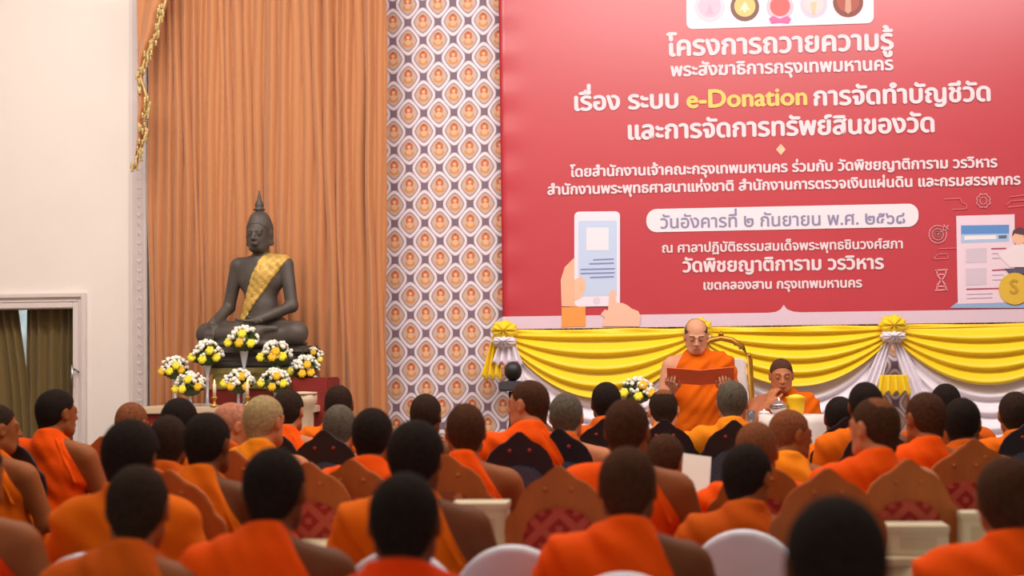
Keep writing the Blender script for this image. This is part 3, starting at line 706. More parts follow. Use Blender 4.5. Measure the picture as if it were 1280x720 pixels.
def rosette(x, parent=va):
    def puff(nm, cx, cz, r, m_, k, sq):
        g = G(); v, f = grid_sheet(48, 16, lambda u, w: (0, 0, 0)); vv = []
        for j in range(16):
            for i in range(48):
                a = 2*PI*i/47; q = PI*j/15
                rr = r*(1+.08*math.sin(k*a+q*3)+.05*math.sin(2*k*a+1))
                vv.append((cx+sq[0]*rr*math.sin(q)*math.cos(a), -.10-.07*sq[1]*math.cos(q)*(1+.3*math.sin(k*a)), cz+sq[2]*rr*math.sin(q)*math.sin(a)))
        g.add(vv, f); return g.obj(nm, m_, parent, True)
    puff('yellow_rosette', x-org.x, zt0+.015-org.z, .10, yel, 7, (1.0, 1, .75)); puff('white_rosette', x-org.x, zt0-.07-org.z, .085, whi, 9, (1.1, 1.1, .6))
def tail(nm, x, wt, wb, z0, z1, m_, yo, dx=0, n=5):
    def fn(u, v):
        w = wt+(wb-wt)*v
        return (x-org.x+(u-.5)*w+dx*v, yo-.025*math.sin(u*2*PI*n)*(.4+.6*v), z0+(z1-z0)*v-org.z+.02*math.sin(u*2*PI*n)*v)
    return sheet_obj(nm, 60, 14, fn, m_, va)
for i, x in enumerate(K):
    rosette(x)
    if i: 
        for s in (-1, 1): tail('white_tail', x+s*.035, .07, .17, zt0-.10, zt0-.66, whi, -.05, s*.20, 3)
        tail('yellow_tail', x, .20, .25, zt0-.36, zt0-.50, yel, -.09, 0, 4)
zz = lambda py: atY(632, py, YV).z
tail('white_tail', K[0]+.02, .10, .24, zz(424), zz(455), whi, -.09, .0, 4)
tail('yellow_tail', K[0]-.07, .05, .16, zz(420), zz(473), yel, -.06, -.04, 3)
tail('white_tail', K[0]+.06, .05, .15, zz(440), zz(520), whi, -.04, .12, 3)

# ------------------------------------------------------------------ BUDDHA STATUE ON ITS ALTAR
YS = 11.95
sp0 = atY(327, 433, YS); sc = 1.0
st = thing('buddha_statue', 'dark bronze seated buddha statue with a pointed finial and gold sash', 'statue', (sp0.x, YS, sp0.z), PI+math.radians(-12))
bz = mat('dark_bronze', (82, 74, 68), .55, .15, var=.25, scale=7, bump=.06)
# local frame: faces +Y, z up, base at 0; x right = image left after the half turn
hc = np.array((.0, .03, .862)); Rh = rotm(math.radians(4), math.radians(-6))
hp = []
for pr, k in head_prims(np.zeros(3), np.eye(3)):
    s_ = 1.22
    if pr[0] == 'e': hp.append((E(hc+Rh@(pr[1]*s_), pr[2]*s_, Rh), k))
    else: hp.append((C(hc+Rh@(pr[1]*s_), hc+Rh@(pr[2]*s_), pr[3]*s_, pr[4]*s_), k))
T = lambda *q: hc+Rh@np.array(q)
hp += [(C(T(-.095, -.01, .0), T(-.097, -.01, -.085), .013, .016), .01), (C(T(.095, -.01, .0), T(.097, -.01, -.085), .013, .016), .01), (E(T(0, -.02, .115), (.062, .065, .05), Rh), .04)]
torso = [(C((0, -.01, .67), T(0, -.03, -.07), .062, .06), .03), (C((-.02, -.01, .645), (-.185, -.01, .625), .052, .058), .05), (C((.02, -.01, .645), (.185, -.01, .625), .052, .058), .05),
         (E((0, .0, .52), (.19, .105, .16)), .05), (E((0, .01, .30), (.135, .10, .17)), .06), (E((0, -.02, .14), (.21, .15, .13)), .06)]
armr = [(C((.205, -.01, .615), (.275, .0, .30), .056, .046), .03), (C((.275, 0, .30), (.30, .22, .17), .046, .034), .02)]
arml = [(C((-.205, -.01, .615), (-.27, .03, .30), .056, .046), .03), (C((-.27, .03, .30), (-.06, .20, .19), .046, .034), .02)]
lg = [(C((.12, .0, .10), (.37, .16, .10), .10, .085), .05), (C((-.12, .0, .10), (-.37, .16, .10), .10, .085), .05), (C((.37, .17, .085), (-.10, .26, .10), .075, .05), .03), (C((-.37, .17, .085), (.10, .24, .06), .075, .05), .03),
      (C((-.10, .26, .12), (-.24, .25, .13), .036, .022), .02)]
base_e = [(E((0, .06, .015), (.40, .24, .05)), .03)]
al = torso+hp+armr+arml+lg+base_e
ax = axes((-.52, -.26, -.04), (.52, .42, 1.12), .0105)
bd = np_mesh([nets(ax, field(ax, al)), put_hand((.30, .22, .17), (.05, .45, -1), (0, -1, -.3), False, .18), put_hand((-.06, .20, .19), (1, .1, 0), (0, 0, 1), True, .12)])
link('figure', bd, bz, st)
hx_, hy_, hz_ = [float(q) for q in T(0, -.02, .155)]
g = G(); g.lathe([(.066, hz_-.03), (.040, hz_+.0), (.028, hz_+.012), (.044, hz_+.02), (.046, hz_+.028), (.028, hz_+.036), (.034, hz_+.05), (.030, hz_+.075), (.016, hz_+.10), (.012, hz_+.13), (.003, hz_+.175)], hx_, hy_, 16); g.obj('finial', bz, st, True)
# curled hair cap
D = None
ax = axes(hc-.17, hc+.17, .0085)
D = field(ax, [(E(T(0, -.02, .030), (.099, .120, .113), Rh), .02), (E(T(0, -.02, .115), (.068, .071, .055), Rh), .04), (C(T(0, -.07, -.05), T(0, -.06, 0), .06, .07), .03)])
P = np.stack(np.meshgrid(*ax, indexing='ij'), -1); Lc = (P-hc)@Rh
D = np.maximum(D, np.maximum(Lc[..., 1]*.86-(Lc[..., 2]-.032)*.9-.036, -Lc[..., 2]-.09))+.002*np.sin(220*Lc[..., 0])*np.sin(220*Lc[..., 2])*np.sin(220*Lc[..., 1])
link('curled_hair', np_mesh([nets(ax, D)]), bz, st)
# sash
ax = axes((-.32, -.20, .12), (.32, .26, .78), .009)
rp = [((E(p_[1], p_[2]+.014, p_[3]) if p_[0] == 'e' else C(p_[1], p_[2], p_[3]+.014, p_[4]+.014)), k) for p_, k in torso[1:]]
D = field(ax, rp); Xg, Yg, Zg = np.meshgrid(*ax, indexing='ij')
s1 = (-.135, .68); s2 = (.125, .20); dx, dz = s2[0]-s1[0], s2[1]-s1[1]; ln = math.hypot(dx, dz)
t_ = ((Xg-s1[0])*dx+(Zg-s1[1])*dz)/ln**2; off = ((Xg-s1[0])*dz-(Zg-s1[1])*dx)/ln
D = np.maximum(D, np.abs(off)-(.098-.066*np.clip(t_, 0, 1))); D = np.maximum(D, (t_-1.03)*ln); D += .003*np.sin(90*Xg)*np.sin(90*Zg)
link('sash', np_mesh([nets(ax, D)]), mat('gold_brocade', (206, 168, 84), .5, .3, var=.3, scale=30, bump=.5, bscale=90), st)
# pedestal
z0 = sp0.z
def rz_box(g, w, d, za, zb_): g.box(sp0.x-w, sp0.x+w, YS-d, YS+d, za, zb_)
pd = thing('statue_pedestal', 'stepped dark bronze and gilded pedestal under the seated buddha statue', 'pedestal', (sp0.x, YS, 0))
def tier(nm, w, d, za, zb_, m_, bev=.012):
    o = G().box(-w, w, -d, d, za, zb_).obj(nm, m_, pd, False, bev); return o
gg_ = mat('green_gold', (176, 162, 100), .45, .3, var=.2, scale=20)
tier('dark_tier', .40, .27, z0-.065, z0, bz, .02); tier('waist_tier', .33, .24, z0-.115, z0-.06, bz, .01); tier('dark_tier', .37, .26, z0-.165, z0-.11, bz, .02)
tier('gilded_tier', .34, .30, z0-.21, z0-.16, gg_); tier('gilded_tier', .31, .27, z0-.32, z0-.20, gg_)
# altar tables
Za = atY(300, 507, 11.5).z
cream = mat('cream_lacquer', (214, 190, 160), .5, var=.05); redl = mat('dark_red_cloth', (128, 26, 18), .7, var=.15)
at = thing('altar_table', 'large cream altar table with red and gold front panels below the statue', 'table', (sp0.x, 11.75, 0))
def ab(nm, x0, x1, y0, y1, z0_, z1_, m_, bev=.006): 
    o = G().box(x0, x1, y0, y1, z0_, z1_).obj(nm, m_, at, False, bev); return o
ab('table_top', -.76, .55, -.45, .45, Za-.05, Za, cream); ab('front_panel', -.72, .52, -.42, -.40, .25, Za-.05, redl); ab('front_panel', -.72, -.70, -.40, .40, .25, Za-.05, redl); ab('front_panel', .50, .52, -.40, .40, .25, Za-.05, redl)
for x in (-.73, .49): 
    for y in (-.42, .38): ab('leg', x-.02, x+.04, y, y+.05, .12, Za-.05, cream)
gl = mat('gilding', (206, 150, 60), .4, .6, var=.2)
for i in range(5): ab('gilt_panel', -.66+i*.235, -.48+i*.235, -.44, -.42, Za-.45, Za-.12, gl)
# statue plinth block standing on the altar
ab('upper_step', -.36, .36, -.05, .42, Za, z0-.32, redl)
sd = thing('side_step', 'low dark red cloth covered step right of the altar flowers', 'step', (atY(395, 500, 11.7).x, 11.7, 0))
zq = atY(392, 472, 11.7).z
G().box(-.14, .14, -.2, .2, .12, zq).obj('cloth_block', redl, sd, False, .01)
# flowers
yroseM = mat('yellow_rose', (244, 222, 50), .6, var=.12, scale=60); wflM = mat('white_blossom', (244, 240, 226), .6, var=.05, scale=60); leafM = mat('dark_leaf', (66, 84, 40), .6, var=.3, scale=40)
orM = mat('golden_rose', (240, 184, 20), .6, var=.12, scale=60); glassM = mat('stand_glass', (205, 205, 215), .15, .1, var=.02)
def rose(c, r, m_, parent):
    g = G(); c = Vector(c)
    g.ball(c, r*.55, 8, 5)
    for lay, (n, rr, op) in enumerate(((3, .6, .2), (5, .85, .45), (6, 1.05, .8))):
        for k in range(n):
            a = 2*PI*k/n+lay*.5; d = Vector((math.cos(a), math.sin(a)*.5-.5, math.sin(a))).normalized()
            g.ball(c+d*r*rr*.55*1.0+Vector((0, -r*.25*(1-op), 0)), r*.42, 6, 4, 0, 1, (1, .6, 1))
    return g.obj('rose', m_, parent, True)
def bouquet(px, py, Y, R, label, ztable, seed, vase='glass'):
    c = atY(px, py, Y); rr = random.Random(seed)
    b = thing('flower_arrangement', label, 'flowers', (c.x, Y, ztable))
    h = c.z-ztable
    g = G()
    for i in range(70):
        a = rr.uniform(0, 2*PI); e = rr.uniform(-.55, 1); q = R*rr.uniform(.7, 1.05)
        d = Vector((math.cos(a)*math.cos(e*1.2), math.sin(a)*math.cos(e*1.2), math.sin(e*1.2)*.8)); p0 = Vector((0, 0, h-.02))+d*q*.5; p1 = Vector((0, 0, h-.02))+d*q
        s_ = d.cross(Vector((rr.random(), rr.random(), rr.random()))).normalized()*.018
        g.add([p0, (p0+p1)/2+s_, p1, (p0+p1)/2-s_], [(0, 1, 2, 3)])
    g.ball((0, 0, h-.03), R*.72, 12, 8, .06, 5, (1, 1, .75)); o = g.obj('foliage', leafM, b); o['kind'] = 'stuff'
    g = G(); 
    for i in range(80):
        a = rr.uniform(0, 2*PI); e = rr.uniform(-.2, 1.5)
        d = Vector((math.cos(a)*math.cos(e), math.sin(a)*math.cos(e), math.sin(e)*.85)); g.ball(Vector((0, 0, h-.01))+d*R*rr.uniform(.72, .92), R*rr.uniform(.09, .15), 6, 4, .15, 4)
    o = g.obj('white_blossoms', wflM, b, True); o['kind'] = 'stuff'
    for a, e in ((-2.6, -.12), (-1.7, -.22), (-.75, -.10), (-1.25, .45))[:4]:
        a += rr.uniform(-.2, .2); e += rr.uniform(-.15, .15)
        d = Vector((math.cos(a)*math.cos(e), math.sin(a)*math.cos(e), math.sin(e)*.85)); rose(Vector((0, 0, h-.02))+d*R*.9, R*.30, yroseM if rr.random() < .7 else orM, b)
    g = G(); g.lathe([(R*.42, 0), (R*.40, .008), (.012, .02), (.010, h*.45), (.016, h*.5), (.010, h*.55), (R*.30, h-R*.55), (R*.34, h-R*.35)], 0, 0, 16); g.obj('glass_stand', glassM, b, True)
bq = [(305, 423, 11.58, .128, z0-.0, 'topmost yellow and white bouquet in front of the statue lap'), (259, 441, 11.55, .128, Za, 'yellow and white bouquet left of the statue, just below its knee'),
      (345, 442, 11.55, .13, Za, 'yellow and white bouquet right of center, against the statue base'), (219, 459, 11.6, .115, Za, 'leftmost yellow and white bouquet on the altar'),
      (381, 459, 11.6, .118, Za, 'rightmost yellow and white bouquet on the altar'), (238, 479, 11.42, .120, Za, 'low front bouquet under the two left bouquets'),
      (298, 476, 11.42, .122, Za, 'low front bouquet at altar center between the candles'), (344, 475, 11.42, .118, Za, 'low front bouquet right of the right candle'),
      (391, 444, 11.85, .09, zq, 'small half hidden bouquet behind the rightmost one')]
for i, (px, py, Y, R, zt_, lb) in enumerate(bq):
    if i == 0: zt_ = Za
    bouquet(px, py, Y, R, lb, zt_, 20+i)
for px, lb in ((268, 'white lit candle standing left of the central low bouquet'), (309, 'white candle standing right of the central low bouquet')):
    c = atY(px, 480, 11.33); cn = thing('candle', lb, 'candle', (c.x, 11.33, Za))
    G().lathe([(.035, 0), (.033, .01), (.010, .02), (.010, .05), (.022, .06), (.022, .07)], 0, 0, 12).obj('holder', gl, cn, True)
    G().lathe([(.013, .07), (.013, c.z-Za), (.004, c.z-Za+.004)], 0, 0, 12).obj('wax', mat('wax', (240, 214, 180), .5, var=.02), cn, True)
    G().lathe([(.002, c.z-Za), (.007, c.z-Za+.012), (.001, c.z-Za+.035)], 0, 0, 8).obj('flame', mat('flame', (255, 210, 120), .5, var=0, emit=3), cn, True)
# urn and low gilded stand right of the altar
c = atY(378, 530, 11.0); u_ = thing('carved_urn_stand', 'cream carved pedestal stand right of the altar, behind dark haired heads', 'stand', (c.x, 11.0, .12)); zu = atY(378, 493, 11.0).z-.12
G().lathe([(.10, 0), (.10, .05), (.05, .1), (.045, zu*.5), (.07, zu*.62), (.05, zu*.78), (.085, zu*.93), (.10, zu*.95), (.10, zu)], 0, 0, 20, .05).obj('column', cream, u_, True)
G().lathe([(.105, zu), (.105, zu+.015), (.02, zu+.02)], 0, 0, 20).obj('top_plate', cream, u_, True)

# ------------------------------------------------------------------ STAGE: gilded chair, tables, camera, bouquet
def stage_pos(px, D, py=500): P = atD(px, py, D); return P.x, P.y
gm = mat('gilded_wood', (188, 138, 52), .38, .65, var=.2, scale=20)
cx_, cy_ = stage_pos(904, 11.6); tc_ = thing('gilded_armchair', 'gilded throne armchair with white upholstery behind the standing monk', 'chair', (cx_, cy_, .12), PI)
ztop = atD(905, 422, 11.6).z-.12; w_ = .215
arch = [(-w_, .42), (-w_-.01, .75), (-w_*.97, ztop-.16), (-w_*.72, ztop-.06), (-w_*.35, ztop-.015), (0, ztop)]; arch = arch+[(-x, z) for x, z in arch[::-1][1:]]
g = G().tube([(x, -.25, z) for x, z in arch], .022, 10); g.obj('back_frame', gm, tc_, True)
g = G(); 
for a in range(-4, 5): g.ball((a*.035, -.25, ztop+.005-abs(a)**1.5*.010), .018-.0012*abs(a), 8, 5)
g.ball((0, -.25, ztop+.03), .02, 8, 6, .2, 4)
for s in (-1, 1): 
    for k in range(4): g.ball((s*(w_-.01+.01*k*.3), -.25, ztop-.13-.035*k), .017, 8, 5, .2, 3)
g.obj('crest', gm, tc_, True)
cp_ = [(x*.86, .47 if z < .5 else min(z, ztop-.15)) for x, z in arch]; G().prism(cp_, -.28, -.22).obj('back_cushion', mat('white_upholstery', (222, 210, 208), .6, var=.04, bump=.3, bscale=30), tc_, False, .012)
G().box(-.24, .24, -.24, .25, .36, .40).obj('seat_rail', gm, tc_, False, .01); G().box(-.22, .22, -.22, .23, .40, .47).obj('seat_cushion', MATS['white_upholstery'], tc_, False, .02)
for s in (-1, 1):
    G().tube([(s*w_, -.24, .68), (s*.25, -.05, .69), (s*.26, .12, .67), (s*.25, .18, .60), (s*.24, .16, .38)], .017, 8).obj('armrest', gm, tc_, True)
    for y in (-.22, .22): G().tube([(s*.21, y, .38), (s*.23, y*1.03, .25), (s*.20, y, .08), (s*.215, y*1.05, 0)], [.028, .024, .014, .018], 8).obj('leg', gm, tc_, True)
# white-clothed side table with vessels
tx, ty = stage_pos(992, 10.75, 520); zt1 = atD(992, 519, 10.75).z
tb = thing('side_table', 'round table under a white cloth before the seated stage monk', 'table', (tx, ty, .12))
def clothfn(u, v):
    a = 2*PI*u
    if v < .4: r = .215*v/.4; z = zt1-.12
    else: r = .215+.03*(v-.4)+.018*math.sin(9*a)*(v-.4)*1.6; z = zt1-.12-(v-.4)/.6*(zt1-.16)
    return (r*math.cos(a)*1.08, r*math.sin(a), z)
sheet_obj('tablecloth', 90, 24, clothfn, mat('white_linen', (232, 220, 216), .8, var=.03), tb, .003)
def on_table(px, py=517): P = atD(px, py, 10.7); return P.x, P.y
x, y = on_table(974); v1 = thing('lidded_bowl', 'silver lidded bowl on the white round table', 'bowl', (x, y, zt1)); k = .062
G().lathe([(.03, 0), (.035, .008), (.055, .03), (.064, .055), (.064, .062)], 0, 0, 20).obj('bowl', mat('silver', (196, 190, 190), .25, .9), v1, True)
G().lathe([(.066, .062), (.05, .082), (.02, .10), (.008, .105), (.012, .118), (.002, .124)], 0, 0, 20).obj('lid', MATS['silver'], v1, True)
x, y = on_table(995); v2 = thing('offering_bucket', 'yellow offering bucket beside the silver lidded bowl', 'bucket', (x, y, zt1))
G().lathe([(.045, 0), (.055, .04), (.062, .11), (.068, .125), (.060, .125)], 0, 0, 18).obj('bucket', mat('yellow_plastic', (240, 190, 20), .4, var=.05), v2, True)
G().lathe([(.060, .121), (.04, .135), (.01, .142)], 0, 0, 16, .1).obj('yellow_filling', yroseM, v2, True)
x, y = stage_pos(944, 10.9, 520); zg = zt1-.06
nt_ = thing('tea_table', 'narrow cloth table left of the seated stage monk', 'table', (x, y, .12)); G().box(-.14, .14, -.13, .13, .0, zg-.12).obj('table_block', MATS['white_linen'], nt_, False, .01)
v3 = thing('drinking_glass', 'clear glass standing on the narrow table by the gilded chair', 'glass', (x-.03, y-.03, zg)); G().lathe([(.024, 0), (.03, .09), (.027, .09), (.022, .01)], 0, 0, 14).obj('tumbler', mat('clear_glass', (240, 240, 245), .03, trans=.9, var=0), v3, True)
v4 = thing('white_cup', 'white lidded cup right of the clear glass', 'cup', (x+.06, y-.02, zg)); G().lathe([(.025, 0), (.038, .03), (.042, .07)], 0, 0, 14).obj('cup', mat('china', (240, 236, 236), .3, var=.02), v4, True); G().lathe([(.044, .07), (.03, .085), (.006, .09), (.008, .10)], 0, 0, 14).obj('lid', MATS['china'], v4, True)
# stage bouquet on its stand
x, y = stage_pos(797, 11.2); fs = thing('flower_stand', 'white pedestal stand carrying the bouquet left of the standing monk', 'stand', (x, y, .12)); zs = atD(797, 512, 11.2).z-.12
G().lathe([(.13, 0), (.12, .03), (.04, .06), (.035, zs-.05), (.10, zs-.02), (.11, zs)], 0, 0, 20).obj('column', mat('stand_paint', (226, 220, 220), .5, var=.03), fs, True)
bouquet(797, 487, y, .125, 'yellow and white bouquet on the stand left of the standing monk', zs+.12, 77)
# video camera on a tripod at the left end of the stage
x, y = stage_pos(640, 10.6); bk = mat('black_plastic', (22, 22, 24), .5, var=.1); gk = mat('grey_metal', (84, 86, 92), .4, .5, var=.1)
vc = thing('video_camera', 'black video camera with round hood on a tripod by wallpaper', 'camera', (x, y, 0)); zc_ = atD(640, 482, 10.6).z; zh = atD(641, 464, 10.6).z
G().ball((.01, 0, zh), .062, 16, 12, 0, 1, (.95, 1.1, 1.05)).obj('hood', bk, vc, True)
G().box(-.085, .07, -.05, .09, zc_-.035, zc_+.03).obj('camera_body', gk, vc, False, .01)
G().tube([(-.02, .05, zc_), (-.02, .16, zc_)], [.035, .042], 14).obj('lens', bk, vc, True)
G().tube([(.01, 0, zc_+.02), (.01, 0, zh-.04)], .02, 10).obj('neck', bk, vc, True); G().tube([(0, 0, zc_-.04), (0, 0, .9)], .022, 10).obj('column', bk, vc, True)
for k in range(3): a = 2*PI*k/3+.4; G().tube([(0, 0, 1.02), (.32*math.cos(a), .32*math.sin(a), 0)], [.018, .012], 8).obj('leg', bk, vc, True)

# the two monks on the stage
x, y = stage_pos(872, 11.15); H = atD(872, 400, 11.15).z-.12+.012
ms, hc1, R1 = make_person('person', 'standing monk in orange robe reading from an open red folder', x, y, H, PI-.05, math.radians(4), math.radians(-20), 0, .05, 1.02, 'pale', 'grey', 'bald', 'stage', 'right',
    armR=dict(e=(.25, .03, H-.62), w=(.15, .235, H-.475), d=(.25, 1, .25), p=(-.3, -.1, 1), c=.5), armL=dict(e=(-.25, .03, H-.62), w=(-.19, .235, H-.485), d=(-.1, 1, .2), p=(.2, -.1, 1), c=.5), stand=True, base=.12, fine=.0068)
hc1 = np.array(hc1)
def face_parts(root, hc, R, lip=(150, 84, 72), glasses=False):
    T = lambda p: tuple(float(q) for q in (hc+R@np.array(p)))
    for s in (-1, 1):
        G().tube([T((s*.046, .083, .026)), T((s*.030, .093, .031)), T((s*.014, .094, .027))], .0028, 6).obj('eyebrow', hairm('grey'), root, True)
        G().tube([T((s*.042, .086, -.002)), T((s*.030, .0915, -.006)), T((s*.018, .089, -.002))], .0018, 6).obj('eyelash', hairm('black'), root, True)
    G().tube([T((-.022, .092, -.064)), T((-.008, .1005, -.062)), T((.008, .1005, -.062)), T((.022, .092, -.064))], [.002, .0042, .0042, .002], 8).obj('lips', mat('lips', lip, .5), root, True)
face_parts(ms, hc1, R1)
# folder: two rigid leaves, in his hands
fm = mat('red_folder_cover', (224, 98, 56), .45, var=.06); pm = mat('paper', (236, 232, 226), .7, var=.02)
Mr = ms.matrix_basis.copy(); loc = Vector((x, y, .12)); rzm = Matrix.Rotation(PI-.05, 3, 'Z')
fc = loc+rzm@Vector((-.035, .345, H-.410)); fd = thing('folder', 'open red document folder held by the standing monk', 'folder', tuple(fc), PI-.05)
for s in (-1, 1):
    def leaf(u, v, s=s, o=0): return (s*.225*u, .075*v-.0375+.0+.02*u, .10*v-.05+.02*u-o)
    g = G(); q = [leaf(0, 0), leaf(1, 0), leaf(1, 1.0), leaf(0, 1.0)]; q2 = [(a, b-.007, c+.004) for a, b, c in q]
    g.add(q+q2, [(0, 1, 2, 3), (7, 6, 5, 4), (0, 4, 5, 1), (1, 5, 6, 2), (2, 6, 7, 3), (3, 7, 4, 0)]); g.obj('cover', fm, fd)
    g = G(); q = [leaf(.05, .05), leaf(.95, .05), leaf(.95, .95), leaf(.05, .95)]; q1 = [(a, b-.008, c+.005) for a, b, c in q]; q2 = [(a, b-.011, c+.007) for a, b, c in q]
    g.add(q1+q2, [(0, 1, 2, 3), (7, 6, 5, 4), (0, 4, 5, 1), (1, 5, 6, 2), (2, 6, 7, 3), (3, 7, 4, 0)]); g.obj('page', pm, fd)
x, y = stage_pos(978, 11.3); H = atD(978, 448, 11.3).z-.12
m2, hc2, R2 = make_person('person', 'seated monk on the stage with one hand raised to his mouth', x, y, H, PI-.12, math.radians(8), math.radians(-10), 0, .05, .98, 'tan', 'shaved', 'short', 'stage', 'right',
    armR=dict(e=(.23, .20, H-.48), w=(.085, .215, H-.315), d=(-.35, -.35, 1), p=(-.6, -.6, 0), c=.5), armL=dict(e=(-.26, .06, H-.58), w=(-.10, .28, H-.60), d=(.3, 1, 0), p=(0, 0, -1), c=.4), base=.12, fine=.0068)
face_parts(m2, np.array(hc2), R2, (120, 62, 50))
chair('wood', 'carved wooden chair under the seated monk on the stage', x, y, PI-.12, z=.12)

# ------------------------------------------------------------------ TABLES AND BOXES IN THE AUDIENCE
tw = mat('cream_table_cloth', (206, 190, 160), .75, var=.04); bxm = mat('cream_card', (206, 194, 168), .7, var=.05)
def long_table(pa, pb, D0, D1, Z, label):
    xa, xb = atD(pa, 500, (D0+D1)/2).x, atD(pb, 500, (D0+D1)/2).x; ym = atD((pa+pb)/2, 500, D0).y; yn = atD((pa+pb)/2, 500, D1).y
    t = thing('long_table', label, 'table', ((xa+xb)/2, (ym+yn)/2, 0)); w, d = (xb-xa)/2, (yn-ym)/2
    G().box(-w, w, -d, d, Z-.03, Z).obj('table_top', tw, t, False, .005)
    g = G(); n = int(w*2/.12)
    def skirt(u, v): return (-w+2*w*u, -d+.004+.012*math.sin(u*n*2*PI)*(1-v*.6), (Z-.03)*v)
    sheet_obj('cloth_skirt', n*8, 6, skirt, tw, t, .003)
    for s in (-1, 1):
        for q in (-1, 1): G().tube([(s*(w-.05), q*(d-.05), Z-.03), (s*(w-.05), q*(d-.05), 0)], .016, 8).obj('leg', mat('chair_metal', (120, 120, 120), .4, 1), t)
    return t
long_table(362, 448, 5.66, 6.04, .775, 'short cream clothed table behind the near crew cut head')
long_table(552, 652, 5.66, 6.06, .775, 'cream clothed table carrying the name box at the middle')
long_table(1092, 1290, 5.45, 5.86, .745, 'cream clothed table at the right, below the patterned wooden chair')
long_table(1150, 1290, 4.8, 5.2, .745, 'nearest cream clothed table at the bottom right')
long_table(-60, 34, 5.1, 5.5, .745, 'cream clothed table at the bottom left corner')
def cbox(pa, pb, pt, D, Zt, label, dep=.16):
    xa, xb = atD(pa, 600, D).x, atD(pb, 600, D).x; zt_ = atD((pa+pb)/2, pt, D).z; yy = atD((pa+pb)/2, 600, D).y
    b = thing('card_box', label, 'box', ((xa+xb)/2, yy+dep/2, Zt)); h = zt_-Zt; w = (xb-xa)/2
    G().box(-w, w, -dep/2, dep/2, 0, h).obj('box_body', bxm, b, False, .004); G().box(-w-.003, w+.003, -dep/2-.003, dep/2+.003, h-.02, h+.002).obj('lid', bxm, b, False, .002)
    G().box(-w*.55, w*.6, -dep/2-.002, -dep/2, h*.25, h*.65).obj('printed_slip', mat('slip', (190, 172, 146), .7), b)
cbox(563, 632, 630, 5.72, .775, 'cream card box on the middle table by the pale chair')
cbox(1106, 1184, 658, 5.52, .745, 'long cream card box on the right table')
cbox(1202, 1250, 642, 5.66, .745, 'small cream card box further right on the table', .12)
cbox(1176, 1250, 693, 4.85, .745, 'grey shadowed card box on the nearest table', .14)
x = atD(870, 590, 7.2)
pp = G().box(-.06, .06, -.004, .004, -.085, .085).obj('sheet_of_paper', pm); pp.location = atD(870, 592, 6.75); pp.rotation_euler = (-.5, .15, .1); tag(pp, 'white sheet of paper held up between the seated boy and a dark chair', 'paper')

